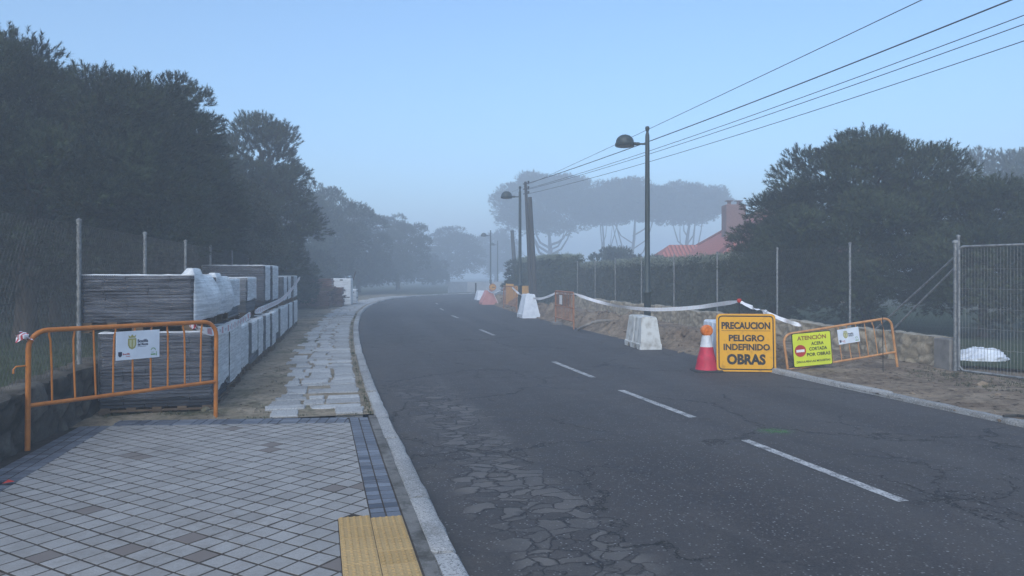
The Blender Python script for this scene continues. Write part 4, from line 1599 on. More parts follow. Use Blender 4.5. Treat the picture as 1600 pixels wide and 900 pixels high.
a = at(1020, 546, 0)
block('dirty white grooved plastic barrier in front of the nearest lamp post', (a.x - .13, a.y + .55, 0), math.radians(97 + 180), 1.25, .50, .33, 1.0, .72, 'plastic')
a = at(826, 497, 0)
block('white plastic barrier standing between the two slatted orange panels', (a.x, a.y + .35, 0), math.radians(283), .9, .70, .34, .62, .92, 'bag', 1)
a = at(763, 476, 0)
block('faded red plastic barrier up the road with a round sign on it', (a.x, a.y + .4, 0), math.radians(284), .95, .92, .34, .6, .80, 'plastic_pink', 1)
a = at(750, 469, 0)
block('small white plastic barrier farthest up the road', (a.x, a.y + .4, 0), math.radians(284), .9, .62, .4, .6, .62, 'bag', 1)
block('white plastic barrier mostly hidden behind the square yellow sign', (P0.x - .18, P0.y + .62, 0), math.radians(93), .9, .62, .50, .8, .84, 'bag', 2)

# ------------------------------------------------------------------ cone with lamp
a = at(1104, 580, 0)
cn = thing('traffic_cone', 'crumpled red and white cone with an amber lamp beside the yellow sign', 'cone', (a.x, a.y, 0), 0.06)
mb = MB()
mb.bbox((-.24, -.2, 0), (.24, .2, .035), .02)
mb.build('base', M['rubber'], cn)


def cone_ring(z0, z1, r0, r1, seed, nseg=28, nz=10):
    mb = MB()
    vs, fs = [], []
    for i in range(nz + 1):
        t = i / nz
        z = z0 + (z1 - z0) * t
        r = r0 + (r1 - r0) * t
        for k in range(nseg):
            a_ = 2 * math.pi * k / nseg
            dent = 0.016 * fbm((math.cos(a_) * 1.5, math.sin(a_) * 1.5, z * 7 + seed), 3) * (1 - abs(2 * t - 1) * .8)
            vs.append(((r + dent) * math.cos(a_), (r + dent) * math.sin(a_), z))
    for i in range(nz):
        for k in range(nseg):
            k2 = (k + 1) % nseg
            fs.append((i * nseg + k, i * nseg + k2, (i + 1) * nseg + k2, (i + 1) * nseg + k))
    mb.add(vs, fs)
    return mb


auto_smooth(cone_ring(.034, .42, .195, .108, 1).build('lower_cone', M['cone_red'], cn), 70)
auto_smooth(cone_ring(.421, .62, .108, .066, 3).build('reflective_sleeve', M['cone_white'], cn), 70)
mb = MB()
MM = Matrix.Translation((0, 0, .70)) @ Matrix.Rotation(math.radians(90), 4, 'X')
mb.lathe([(.085, -.05), (.098, -.045), (.1, -.02), (.1, .02), (.098, .045), (.085, .05)], 24, MM)
auto_smooth(mb.build('lamp_housing', M['amber'], cn), 40)
mb = MB()
mb.lathe([(.09, .05), (.086, .062), (.06, .07), (.055, .066), (.02, .068), (.018, .078), (.008, .08)], 24, MM)
auto_smooth(mb.build('lamp_lens', M['amber'], cn), 40)
mb = MB()
mb.tube([(0, 0, .60), (0, 0, .625)], .03, 10)
mb.build('lamp_socket', M['rubber'], cn)

# ------------------------------------------------------------------ slatted orange panels along the trench
for (lb, pa, pb, sd_) in (('rust orange slatted panel barrier in mid distance with a small white plate', (868, 506.5), (896.5, 514.5), 3), ('rust orange slatted panel barrier up the road in front of the ochre boards', (787, 482), (807.5, 487.5), 4)):
    A, B = at(*pa), at(*pb)
    dd = A - B
    w_ = dd.length
    pb_ = railing(lb, B, math.atan2(dd.y, dd.x), w_, 'orange_old', 1.12, .24, 12, seed=sd_, bent=.006, corner=.06, br=.0095, group='slatted orange panels')
    if sd_ == 3:
        mb = MB()
        mb.box((w_ * .58, .02, .70), (w_ * .72, .03, 1.0))
        mb.build('plate', M['white'], pb_)
        mb = MB()
        mb.bbox((w_ - .35, -.16, 0), (w_ + .25, .16, .08), .02)
        mb.build('ballast_foot', M['pier'], pb_)
        mb = MB()
        mb.box((0.02, .012, .62), (w_ - .02, .022, .66))
        mb.build('cross_bar', M['orange_old'], pb_)

# ochre board panel behind the farther slatted panel, round sign
a = at(811, 480, .05)
cb = thing('board_fence', 'ochre board panels beyond the farther slatted orange barrier', 'panel', (a.x, 37.5, .03), 0.1)
mb = MB()
mb.box((-.62, 0, .1), (-.27, .05, 1.18)); mb.box((-.25, .006, .1), (.55, .05, 1.08))
mb.build('panel', M['cabinet'], cb)
for x in (-.66, .56):
    mb = MB()
    mb.box((x, -.02, 0), (x + .05, .06, 1.2))
    mb.build('post', M['cabinet'], cb)

a = at(768.5, 476, 0)
rs = thing('round_sign', 'round yellow sign with red rim leaning by the faded red barrier', 'sign', (a.x + .05, a.y - .12, 0))
mb = MB()
MM = Matrix.Translation((0, 0, .98)) @ Matrix.Rotation(math.radians(90), 4, 'X')
mb.lathe([(.20, -.01), (.20, .01)], 24, MM)
mb.build('disc', M['cabinet'], rs)
mb = MB()
n_ = 24
mb.add([(r_ * math.cos(6.2832 * k / n_), -.013, .98 + r_ * math.sin(6.2832 * k / n_)) for r_ in (.2, .155) for k in range(n_)], [(k, (k + 1) % n_, n_ + (k + 1) % n_, n_ + k) for k in range(n_)])
mb.build('rim', M['orange_old'], rs)
mb = MB()
mb.tube([(-.2, .06, 1.2), (.33, .02, 0)], .014, 6)
mb.build('prop', M['white'], rs)
mb = MB()
mb.box((-.035, -.016, .955), (.12, -.014, 1.0))
mb.build('mark', M['black'], rs)

a = at(743.5, 468, 0)
mb = MB()
mb.tube([(a.x - .02, a.y + .3, 0), (a.x - .02, a.y + .3, 1.12)], .055, 8)
tag(mb.build('marker_post', M['pole_wood']), 'short dark post beside the farthest white barrier', 'post')


# ------------------------------------------------------------------ tapes and pins
def ribbon(name, label, pts, w=0.075, twist=0.6, seed=1, n=70, sag=0.0, mat='tape', group='striped tapes along the works', gather=()):
    rr = random.Random(seed)
    P = [Vector(p) for p in pts]
    L_ = [0]
    for a, b in zip(P[:-1], P[1:]): L_.append(L_[-1] + (b - a).length)
    out = []
    vs, fs, uv = [], [], []
    for i in range(n + 1):
        s_ = L_[-1] * i / n
        k = max(0, min(len(P) - 2, int(np.searchsorted(L_, s_) - 1)))
        t = (s_ - L_[k]) / max(1e-6, L_[k + 1] - L_[k])
        # Catmull-Rom inside
        p0, p1, p2, p3 = P[max(0, k - 1)], P[k], P[k + 1], P[min(len(P) - 1, k + 2)]
        q = 0.5 * ((2 * p1) + (p2 - p0) * t + (2 * p0 - 5 * p1 + 4 * p2 - p3) * t * t + (3 * p1 - p0 - 3 * p2 + p3) * t ** 3)
        q.z -= sag * 4 * (i / n) * (1 - i / n)
        out.append(q)
    for i, q in enumerate(out):
        t = (out[min(n, i + 1)] - out[max(0, i - 1)]).normalized()
        side = t.cross(Vector((0, 0, 1))).normalized()
        up = side.cross(t).normalized()
        a = twist * fbm((i / n * 4 + seed, seed, 0), 2)
        ww = w * (0.35 + .65 * min(1, min(i, n - i) / (n * .07)))
        d = up * math.cos(a) + side * math.sin(a)
        vs += [q - d * ww / 2, q + side * .004 * math.sin(i), q + d * ww / 2]
        uv += [(L_[-1] * i / n, 0), (L_[-1] * i / n, .5), (L_[-1] * i / n, 1)]
    for i in range(n):
        for j in range(2):
            fs.append((i * 3 + j, (i + 1) * 3 + j, (i + 1) * 3 + j + 1, i * 3 + j + 1))
    me = bpy.data.meshes.new(name)
    me.from_pydata(vs, [], fs)
    ul = me.uv_layers.new(name='UVMap')
    for l in me.loops: ul.data[l.index].uv = uv[l.vertex_index]
    o = link_mesh(name, me, M[mat], None, True)
    return tag(o, label, 'tape', group)


def knot(parent, c, r, seed, mat='tape'):
    rr = random.Random(seed)
    mb = MB()
    for k in range(7):
        a, b = rr.uniform(0, 6.28), rr.uniform(-.5, 1.2)
        d = Vector((math.cos(a) * math.cos(b), math.sin(a) * math.cos(b), math.sin(b)))
        s_ = d.cross(Vector((0.3, .2, 1))).normalized() * r * .35
        m_ = d * r * rr.uniform(.6, 1.3)
        q = Vector(c)
        mb.add([q, q + m_ * .5 + s_, q + m_ + Vector((0, 0, -r * .25)), q + m_ * .5 - s_], [(0, 1, 2, 3)])
    mb.lathe([(r * .15, -r * .3), (r * .42, -r * .15), (r * .45, r * .15), (r * .15, r * .3)], 8, Matrix.Translation(c))
    me = mb.build('tape_knot', M[mat], parent)
    return me


g = G('knotted_tape')
_v = g.coord()
_k = g.n('TexWave', 'Fac', Vector=_v, Scale=9.0, Distortion=3.0)
M['knot'] = g.done(g.mix(g.ramp(_k, .62, .68), (0.66, 0.66, 0.7), (0.45, 0.06, 0.08)), .45)

TL = [atd(305, 511, 8.15), atd(330, 518, 8.35), atd(358, 512, 9.2), atd(384, 497, 10.9), atd(392, 490, 11.4)]
tp = ribbon('warning_tape', 'striped tape from the orange barrier to the nearer paver loads', TL, .10, .35, 2)
o = knot(tp, atd(302, 509, 8.12), .09, 4, 'knot')
TL = [atd(398, 488, 11.7), atd(420, 478, 14.0), atd(440, 468, 17), atd(455, 453, 20), atd(469, 433, 23.3)]
ribbon('warning_tape', 'striped tape climbing across the farther white wrapped loads', TL, .10, .5, 5)
mb = MB()
kk = thing('tape_knot', 'red and white tape end knotted on the left corner of the orange barrier', 'tape', atd(36, 526, 6.6))
knot(kk, (0, 0, 0), .10, 8, 'knot')

pin = thing('marking_pin', 'thin steel pin with a red cap holding up the white tape', 'pin', (0, 0, 0))
pp = atd(1155, 470, 14.0)
pin.location = (pp.x, pp.y, 0.02)
mb = MB(); mb.tube([(0, 0, -.15), (0, 0, pp.z - .02)], .007, 6); mb.build('rod', M['cable'], pin)
mb = MB(); mb.lathe([(.02, pp.z - .06), (.04, pp.z - .04), (.045, pp.z + .0), (.03, pp.z + .02)], 10); mb.build('cap', M['red'], pin)
pq = at(1380, 579, SIDE_Z)
mb = MB(); mb.tube([(pq.x, pq.y, -.1), (pq.x, pq.y + .02, .98)], .007, 6)
tag(mb.build('marking_pin', M['cable']), 'bare thin steel pin standing behind the tipped barrier', 'pin')
e1 = atd(898, 459, 22.4)
ribbon('warning_tape', 'long white tape sagging from the slatted panel to the red capped pin', [e1, atd(930, 470, 21), atd(970, 479, 19.5), atd(1020, 483.5, 17.8), atd(1080, 481, 16.2), atd(1125, 475, 14.9), pp + Vector((0, 0, -.01))], .085, .8, 7, mat='tape_pale')
t2 = ribbon('warning_tape', 'twisted white tape running down from the red capped pin to the tipped barrier', [pp + Vector((0.01, 0, -.015)), atd(1175, 480, 13.6), atd(1197, 488.5, 13.2), atd(1225, 500, 12.8), atd(1252, 509, 12.5)], .07, 2.4, 9, mat='tape_pale')
knot(t2, atd(1196, 487, 13.15), .07, 3, 'bag')
ribbon('warning_tape', 'white tape between the white barrier and the nearer slatted panel', [atd(832, 466, 28.6), atd(845, 466.5, 27.5), atd(857, 463, 26.2), atd(868, 458, 25.0)], .085, .9, 12, mat='tape_pale')
ribbon('warning_tape', 'white tape from the farther slatted panel down to the white barrier', [atd(800, 449, 33.2), atd(810, 458, 31.5), atd(818, 462.5, 29.6), atd(824, 462, 29.0)], .085, .9, 14, mat='tape_pale')
ribbon('warning_tape', 'white tape from the faded red barrier to the farther slatted panel', [atd(760, 451, 41.5), atd(766, 456, 40.8), atd(775, 457, 38.5), atd(787, 449.5, 35.5)], .085, .9, 15, mat='tape_pale')
ribbon('warning_tape', 'white tape draped over the top of the nearer slatted panel', [atd(868, 457.6, 25.0), atd(877, 456.8, 24.3), atd(887, 458, 23.5), atd(898, 459, 22.4)], .09, 1.2, 16, mat='tape_pale')

# conduit lying across the mounds
a, b = at(905, 514, .02), atd(962, 505, 21.5)
mb = MB()
pts = [at(903, 515, .02), atd(915, 509, 21.2), atd(930, 503, 21.2), atd(945, 501, 21.2), atd(958, 503, 21.4), atd(966, 508, 21.6)]
P = []
for k in range(len(pts) - 1):
    for t in np.linspace(0, 1, 5)[:-1]:
        p0, p1, p2, p3 = pts[max(0, k - 1)], pts[k], pts[k + 1], pts[min(len(pts) - 1, k + 2)]
        P.append(0.5 * ((2 * p1) + (p2 - p0) * t + (2 * p0 - 5 * p1 + 4 * p2 - p3) * t * t + (3 * p1 - p0 - 3 * p2 + p3) * t ** 3))
mb.tube(P, .045, 8)
tag(auto_smooth(mb.build('conduit', M['pipe']), 60), 'bent grey conduit pipe arching over the dug earth', 'pipe')

# scrap of tape on the paving by the wall, stick on the right verge
a = at(6, 757, SIDE_Z)
kk = thing('tape_scrap', 'blue and red plastic scrap lying on the border paving by the wall', 'litter', (a.x, a.y, a.z + .012))
mb = MB()
mb.add([(-.09, -.02, -.01), (-.03, -.04, .0), (.0, .03, .012), (-.07, .05, .004)], [(0, 1, 2, 3)], 0)
mb.add([(-.0, -.02, .0), (.06, -.04, .014), (.07, .02, .006), (.01, .035, .016)], [(0, 1, 2, 3)], 1)
mb.build('plastic_strip', [M['navy'], M['red']], kk)
mb = MB()
mb.tube([at(1568, 650, .085), atd(1590, 649, 8.3), at(1612, 652, .095)], .016, 6)
tag(mb.build('stick', M['pole_wood']), 'dark stick lying on the earth by the right kerb', 'stick')
a = at(258, 674, SIDE_Z)

# ------------------------------------------------------------------ fence panel and sack at the right edge
ga, gb = at(1496, 579, .07), at(1640, 597, .07)
gd = gb - ga
gw = 2.2
gp = thing('mesh_panel', 'grey wire mesh fence panel at the end of the tan stone wall', 'fence panel', (ga.x, ga.y, .05), math.atan2(gd.y, gd.x))
H_ = 2.07
mb = MB()
pth = [(0.03, 0, .03)] + [(0.03 + .08 - .08 * math.cos(a), 0, H_ - .08 + .08 * math.sin(a)) for a in np.linspace(0, math.pi / 2, 6)] + [(gw, 0, H_), (gw, 0, .03), (.10, 0, .03), (0.03, 0, .10)]
mb.tube(pth, .02, 8)
auto_smooth(mb.build('frame', M['galv'], gp), 60)
mb = MB()
mb.tube([(-.05, .02, 0), (-.05, .02, 2.14)], .03, 10)
mb.lathe([(.045, 2.13), (.05, 2.16), (.02, 2.19)], 10, Matrix.Translation((-.05, .02, 0)))
auto_smooth(mb.build('post', M['galv'], gp), 60)
mb = MB()
x = .09
while x < gw:
    mb.tube([(x, 0, .04), (x, 0, H_ - .01)], .003, 4, False)
    x += .052
for z in (.42, .74, 1.06, 1.38, 1.70):
    mb.tube([(.04, .004, z), (gw, .004, z)], .003, 4, False)
mb.build('wire_grid', M['panel_wire'], gp)
sk = MB()
sa = at(1547, 572, .06)
vs, fs = [], []
NU, NV = 90, 40
for i in range(NV + 1):
    th = math.pi * i / NV
    for k in range(NU):
        ph = 2 * math.pi * k / NU
        x, y, z = math.sin(th) * math.cos(ph), math.sin(th) * math.sin(ph), math.cos(th)
        ax = 0.52 * (1 + .15 * (x > 0) * 0)
        hz = .25 * (1.0 - .55 * sstep(.0, -1.0, x))
        nn_ = 1 + .16 * fbm((x * 2.2, y * 2.2, z * 2.2 + 3), 4, .6) - .09 * max(0, .22 - abs(fbm((x * 3.1, y * 3.1, z * 3.1 + 9), 3, .6))) / .22
        vs.append((sa.x + .08 + x * ax * nn_, sa.y + .5 + y * .34 * nn_, .05 + max(0, (z * .9 + .25)) * hz * nn_))
for i in range(NV):
    for k in range(NU):
        k2 = (k + 1) % NU
        fs.append((i * NU + k, (i + 1) * NU + k, (i + 1) * NU + k2, i * NU + k2))
sk.add(vs, fs)
tag(auto_smooth(sk.build('white_sack', M['bag']), 70), 'crumpled white sack lying on the ground behind the mesh panel', 'sack')


# ------------------------------------------------------------------ street lamps
def lamp(label, base, h=5.45, rz=0.0):
    root = thing('street_lamp', label, 'street lamp', base, rz, 'street lamps along the right side')
    mb = MB()
    mb.lathe([(.115, 0), (.115, .04), (.092, .06), (.088, 1.12), (.10, 1.14), (.112, 1.16), (.112, 1.20), (.095, 1.22), (.07, 1.26), (.064, 3.2), (.056, h - .28), (.05, h - .22), (.036, h - .17), (.034, h - .13), (.05, h - .10), (.058, h - .06), (.05, h - .015), (.02, h)], 16)
    auto_smooth(mb.build('pole', M['lamp'], root), 40)
    za = h - .46
    mb = MB()
    mb.tube([(0, 0, za), (-.20, 0, za + .005), (-.201, 0, za + .005), (-.38, 0, za + .01)], [.024, .024, .040, .044], 10)
    auto_smooth(mb.build('arm', M['lamp'], root), 40)
    hd = MB()
    c = Matrix.Translation((-.58, 0, za - .04))
    prof = [(.235, -.02), (.25, .0), (.25, .055), (.24, .065), (.24, .075), (.232, .08)]
    for k in range(1, 9):
        a = math.pi / 2 * k / 9
        prof.append((.232 * math.cos(a), .08 + .205 * math.sin(a)))
    prof.append((.01, .287))
    hd.lathe(prof, 26, c)
    hood = auto_smooth(hd.build('hood', M['lamp'], root), 40)
    df = MB()
    df.lathe([(.05, -.05), (.14, -.045), (.20, -.032), (.225, -.022)], 22, c)
    auto_smooth(df.build('diffuser', M['lamp_glass'], hood), 50)
    return root


def ground_r(d, px):
    return Vector(((px - 800) / F * d, d, 0.03))


l1 = lamp('nearest street lamp, tall dark pole with a dome hood, behind the grooved plastic barrier', ground_r(19.0, 1011.5))
for lb, px, d in (('second street lamp from the camera, just left of the leaning timber pole', 812.5, 31.8), ('third street lamp up the road, hazy, over the round sign', 766.5, 63), ('faintest street lamp, farthest up the foggy road', 777.5, 82)):
    c = copy_tree(l1)
    c.location = ground_r(d, px)
    c['label'] = lb

# ------------------------------------------------------------------ timber poles and cables
PD = 37.0
up = thing('utility_pole', 'leaning timber utility pole spliced from two trunks, cables at its head', 'utility pole', (atd(836, 478, PD).x, PD, 0))
top = atd(821, 284, PD)
mb = MB()
b0 = up.location
mid = atd(826, 308, PD)
mb.tube([(0.03, 0, 0), (mid.x - b0.x + .06, 0, mid.z)], [.145, .10], 12)
auto_smooth(mb.build('stump_pole', M['pole_wood'], up), 60)
mb = MB()
mb.tube([(-.20, .10, .5), (top.x - b0.x, 0, top.z)], [.10, .07], 12)
auto_smooth(mb.build('upper_pole', M['pole_wood'], up), 60)
mb = MB()
for dz in (.12, .38, .62):
    mb.tube([(top.x - b0.x - .13, -.05, top.z - dz), (top.x - b0.x + .17, -.05, top.z - dz + .03)], .025, 6)
    mb.lathe([(.03, 0), (.05, .03), (.05, .1), (.02, .12)], 8, Matrix.Translation((top.x - b0.x + .15, -.05, top.z - dz + .04)))
mb.build('insulators', M['cable'], up)
fp = MB()
q = at(806, 470, 0)
fa, fb = atd(808, 455, 56), atd(800, 360, 56)
fp.tube([fa - Vector((0, 0, .9)), fb], [.19, .13], 10)
tag(auto_smooth(fp.build('utility_pole', M['pole_wood']), 60), 'faint stout timber pole far back in the fog', 'utility pole')


def cable(label, a, b, sag, r, ext=1.35):
    a, b = Vector(a), Vector(b)
    e = a + (b - a) * ext
    pts = []
    n = 40
    for i in range(n + 1):
        t = i / n * ext
        q = a + (b - a) * t
        q.z -= sag * 4 * (t / ext) * (1 - t / ext) - sag * 4 * (1 / ext) * (1 - 1 / ext) * t
        pts.append(q)
    mb = MB()
    mb.tube(pts, r, 5, False)
    return tag(mb.build('overhead_cable', M['cable']), label, 'cable', 'overhead cables')


hd_ = lambda dz: Vector((top.x + .1, PD - .05, top.z - dz))
cable('thickest overhead cable, from the leaning pole to the upper right', hd_(.1), atd(1580, 0, 13.5), .25, .016)
cable('overhead cable, upper one of the close pair running to the right edge', hd_(.36), atd(1600, 24, 13.5), .30, .0095)
cable('overhead cable, lower one of the close pair running to the right edge', hd_(.40), atd(1600, 38, 13.5), .32, .0095)
cable('lowest overhead cable running from the leaning pole to the right edge', hd_(.62), atd(1600, 64, 13.5), .34, .009)
cable('thin topmost overhead cable passing behind the nearest lamp head', atd(800, 300, 60), atd(1440, 0, 15.0), .1, .011)


# ------------------------------------------------------------------ trees
def shoots(n_needles, length, nl, width, seed, spread=0.7):
    """one brush of needles along +z, as triangles"""
    rng = np.random.default_rng(seed)
    v = np.zeros((n_needles, 3, 3), dtype=np.float32)
    z = rng.uniform(0, length, n_needles)
    a = rng.uniform(0, 6.283, n_needles)
    tip = rng.uniform(.4, 1.0, n_needles)
    d = np.c_[np.cos(a) * spread, np.sin(a) * spread, tip]
    d /= np.linalg.norm(d, axis=1)[:, None]
    l = nl * rng.uniform(.6, 1.1, n_needles)
    sd2 = np.c_[-np.sin(a), np.cos(a), np.zeros(n_needles)] * width
    base = np.c_[np.zeros(n_needles), np.zeros(n_needles), z]
    v[:, 0] = base - sd2
    v[:, 1] = base + sd2
    v[:, 2] = base + d * l[:, None]
    return v.reshape(-1, 3)


def leaves_tmpl(n, r, size, seed):
    rng = np.random.default_rng(seed)
    c = rng.normal(0, r, (n, 3))
    a = rng.normal(0, 1, (n, 3)); a /= np.linalg.norm(a, axis=1)[:, None]
    b = np.cross(a, rng.normal(0, 1, (n, 3))); b /= np.linalg.norm(b, axis=1)[:, None]
    s = size * rng.uniform(.6, 1.2, n)[:, None]
    v = np.zeros((n, 3, 3), dtype=np.float32)
    v[:, 0] = c - b * s * .45
    v[:, 1] = c + b * s * .45
    v[:, 2] = c + a * s * 1.3
    return v.reshape(-1, 3)


def place(tmpls, pos, dirs, scale, rng):
    """copies of templates at pos with +z turned to dirs"""
    out = []
    which = rng.integers(0, len(tmpls), len(pos))
    d = dirs / np.linalg.norm(dirs, axis=1)[:, None]
    ref = rng.normal(0, 1, d.shape)
    x = np.cross(d, ref); x /= np.linalg.norm(x, axis=1)[:, None]
    y = np.cross(d, x)
    for w, t in enumerate(tmpls):
        m = which == w
        if not m.any(): continue
        v = (t[None, :, 0, None] * x[m][:, None, :] + t[None, :, 1, None] * y[m][:, None, :] + t[None, :, 2, None] * d[m][:, None, :]) * scale[m][:, None, None] + pos[m][:, None, :]
        out.append(v.reshape(-1, 3))
    return np.concatenate(out).astype(np.float32)


def crown_mesh(name, rx, ry, z0, z1, kind='pine', n_clump=90, per=55, clump_r=0.75, seed=1, flat=0.0, sc=1.0, inner=0.25, up=0.5, full=1.0, lumpy=.10):
    """ellipsoidal shell of clumps; flat>0 pulls the underside flat (umbrella pines)"""
    rng = np.random.default_rng(seed)
    cz, rz = (z0 + z1) / 2, (z1 - z0) / 2
    if flat: cz, rz = z0 + (z1 - z0) * flat, (z1 - z0) * (1 - flat)
    P, D, S = [], [], []
    for k in range(n_clump):
        d = rng.normal(0, 1, 3)
        d /= np.linalg.norm(d)
        if flat:
            d[2] = abs(d[2]) if rng.random() < .8 else -abs(d[2]) * .45
        rad = rng.uniform(.70, 1.0) if rng.random() > inner else rng.uniform(.25, .7)
        lump = 1 + lumpy * mnoise.noise(Vector(d * 1.7) + Vector((seed * 3.1, 0, 0)))
        fx = 1.0
        if not flat and d[2] < 0:
            fx = (1 - d[2] ** 4) ** .5 / max(.2, math.hypot(d[0], d[1])) * full + (1 - full)
        c = np.array([d[0] * rx * fx, d[1] * ry * fx, d[2] * rz]) * rad * lump
        c[2] += cz
        cr = clump_r * rng.uniform(.65, 1.25)
        n = int(per * 2.7 * (cr / clump_r) ** 2)
        q = rng.normal(0, 1, (n, 3))
        q /= np.linalg.norm(q, axis=1)[:, None]
        q[:, 2] = np.where(q[:, 2] < -.35, -q[:, 2], q[:, 2])
        p = c + q * cr * np.array([1, 1, .75]) * rng.uniform(.55, 1.0, (n, 1))
        out_ = d * .55
        dirs = q * 1.0 + out_ + np.array([0, 0, up * .6])
        P.append(p); D.append(dirs); S.append(sc * rng.uniform(.75, 1.25, n))
    P, D, S = np.concatenate(P), np.concatenate(D), np.concatenate(S)
    ok = P[:, 2] > z0 * .55 + .1
    P, D, S = P[ok], D[ok], S[ok]
    if kind == 'pine':
        T = [shoots(22, .13, .105, .008, s + 100, .75) for s in range(4)]
    elif kind == 'coarse':
        T = [shoots(14, .17, .15, .018, s + 200, .75) for s in range(4)]
    else:
        T = [leaves_tmpl(14, .085, .055, s + 300) for s in range(4)]
    V = place(T, P, D, S, rng)
    return np_mesh(name, V, np.arange(len(V)).reshape(-1, 3))


def trunk_mb(h, r, lean=(0, 0), limbs=6, z_l0=.45, reach=1.6, seed=1, rise=1.0, fork=0):
    rr = random.Random(seed)
    mb = MB()
    pts = []
    for i in range(9):
        t = i / 8
        pts.append((lean[0] * t ** 1.3 + .10 * math.sin(t * 5 + seed) * t, lean[1] * t + .08 * math.cos(t * 4 + seed) * t, h * t))
    mb.tube(pts, [r * (1.25 if i == 0 else 1 - .55 * i / 8) for i in range(9)], 10)
    for k in range(limbs):
        t = z_l0 + (.95 - z_l0) * (k + rr.random()) / limbs
        i = min(7, int(t * 8))
        p = Vector(pts[i]).lerp(Vector(pts[i + 1]), t * 8 - i)
        a = rr.uniform(0, 6.28) if not fork else (0 if k % 2 else math.pi) + rr.uniform(-.7, .7)
        l = reach * rr.uniform(.5, .8)
        d = Vector((math.cos(a), math.sin(a), rise * rr.uniform(.5, 1.1)))
        q = [p, p + d * l * .35 + Vector((0, 0, .05)), p + d * l * .7 + Vector((rr.uniform(-.15, .15), rr.uniform(-.15, .15), .25 * l * .4)), p + d * l + Vector((rr.uniform(-.2, .2), 0, .35 * l * .5))]
        rb = r * rr.uniform(.32, .5)
        mb.tube(q, [rb, rb * .75, rb * .5, rb * .22], 7)
    return mb


def umbrella_trunk(h, r, n, spread, seed, split=.25, lean=0.0, twin=False):
    """bare trunk that divides low and lifts its limbs into a flat crown"""
    rr = random.Random(seed)
    mb = MB()
    top = Vector((lean, 0, h))
    mb.tube([(0, 0, 0), (lean * .1, 0, h * .3), (lean * .5 + .1, .05, h * .65), top], [r * 1.2, r, r * .75, r * .4], 9)
    for k in range(n):
        t = split + (.8 - split) * k / n
        p = Vector((lean * t * t, 0, h * t))
        a = (0 if k % 2 else math.pi) + rr.uniform(-.9, .9)
        q = Vector((math.cos(a) * spread * rr.uniform(.5, 1), math.sin(a) * spread * .8, h * rr.uniform(.98, 1.12)))
        m1 = p.lerp(q, .35) + Vector((math.cos(a) * spread * .16, 0, -.12 * h * (1 - t)))
        m2 = p.lerp(q, .7) + Vector((math.cos(a) * spread * .10, 0, -.04 * h))
        rb = r * rr.uniform(.35, .55)
        mb.tube([p, m1, m2, q], [rb, rb * .8, rb * .6, rb * .35], 7)
    return mb


def tree(name, label, cat, px, d, crown, mat, trunk, group, z=0.0, rz=0.0, s=(1, 1, 1), lb=None):
    root = thing(name, label, cat, ((px - 800) / F * d, d, z), rz, group)
    root.scale = s
    if isinstance(crown, bpy.types.Mesh):
        if not crown.materials: crown.materials.append(mat)
        o = bpy.data.objects.new('crown', crown)
        COL.objects.link(o)
        o.parent = root
    if trunk is not None:
        auto_smooth(trunk.build('trunk', M['bark'], root), 60)
    return root


GL, GR = 'trees on the left behind the chain link fence', 'trees on the right behind the hedge and fence'
c1 = crown_mesh('crown', 3.5, 3.0, .9, 5.85, 'pine', 190, 60, .80, 3)
tree('pine_tree', 'big dark pine at the left edge, tallest and nearest of the left trees', 'tree', 40, 15.2, c1, M['pine_dark'], trunk_mb(4.6, .22, (0.3, 0), 9, .25, 1.6, 3), GL, .2)
c2 = crown_mesh('crown', 1.75, 2.0, 1.0, 6.35, 'pine', 110, 60, .62, 5)
tree('pine_tree', 'dark pine between the big edge pine and the round grey green oak', 'tree', 235, 17.6, c2, M['pine'], trunk_mb(5.0, .18, (0.1, 0), 8, .25, 1.4, 5), GL, .2)
c3 = crown_mesh('crown', 2.35, 2.1, .9, 4.75, 'oak', 170, 70, .55, 8, inner=.3)
tree('holm_oak', 'round grey green oak bush overhanging the fence behind the paver stacks', 'tree', 296, 21.8, c3, M['oak'], trunk_mb(2.6, .14, (0.1, 0), 8, .2, 1.2, 8), GL, .2)
c4 = crown_mesh('crown', 2.0, 2.2, .9, 6.95, 'pine', 100, 55, .72, 11, sc=1.15)
tree('pine_tree', 'hazy tall pine standing behind the round oak', 'tree', 402, 27.0, c4, M['pine'], trunk_mb(6.0, .2, (0.2, 0), 8, .3, 1.6, 11), GL, .2)
c4b = crown_mesh('crown', 2.3, 2.2, .3, 5.2, 'pine', 90, 50, .75, 13)
tree('pine_tree', 'low bushy pine filling the gap left of the oak behind the fence', 'tree', 85, 19.5, c4b, M['pine2'], trunk_mb(3.8, .15, (0, 0), 7, .2, 1.4, 13), GL, .2)
tree('pine_tree', 'bushy pine far back at the left edge under the big pine', 'tree', -90, 20.5, c4b, M['pine2'], trunk_mb(3.8, .15, (0, 0), 7, .2, 1.4, 14), GL, .2, 1.0, (1.2, 1.2, .9))
tree('pine_tree', 'low hazy pine between the oak and the tall hazy pine', 'tree', 345, 26, c4b, M['pine2'], trunk_mb(3.8, .15, (0, 0), 7, .2, 1.4, 15), GL, .2, 2.0, (.85, .85, .75))
cf = crown_mesh('crown', 3.3, 3.0, .8, 8.2, 'coarse', 120, 45, .95, 17)
tree('pine_tree', 'foggy pine by the bend, left one of the far left trees', 'tree', 500, 56, cf, M['pine'], trunk_mb(6, .22, (0, 0), 8, .3, 2, 17), GL, .2, 0.5, (1.00, 1.00, 1.00))
tree('pine_tree', 'foggy broad pine by the bend, centre of the far left trees', 'tree', 560, 66, cf, M['pine'], trunk_mb(6, .22, (0, 0), 8, .3, 2, 18), GL, .1, 1.7, (0.95, 0.90, 0.97))
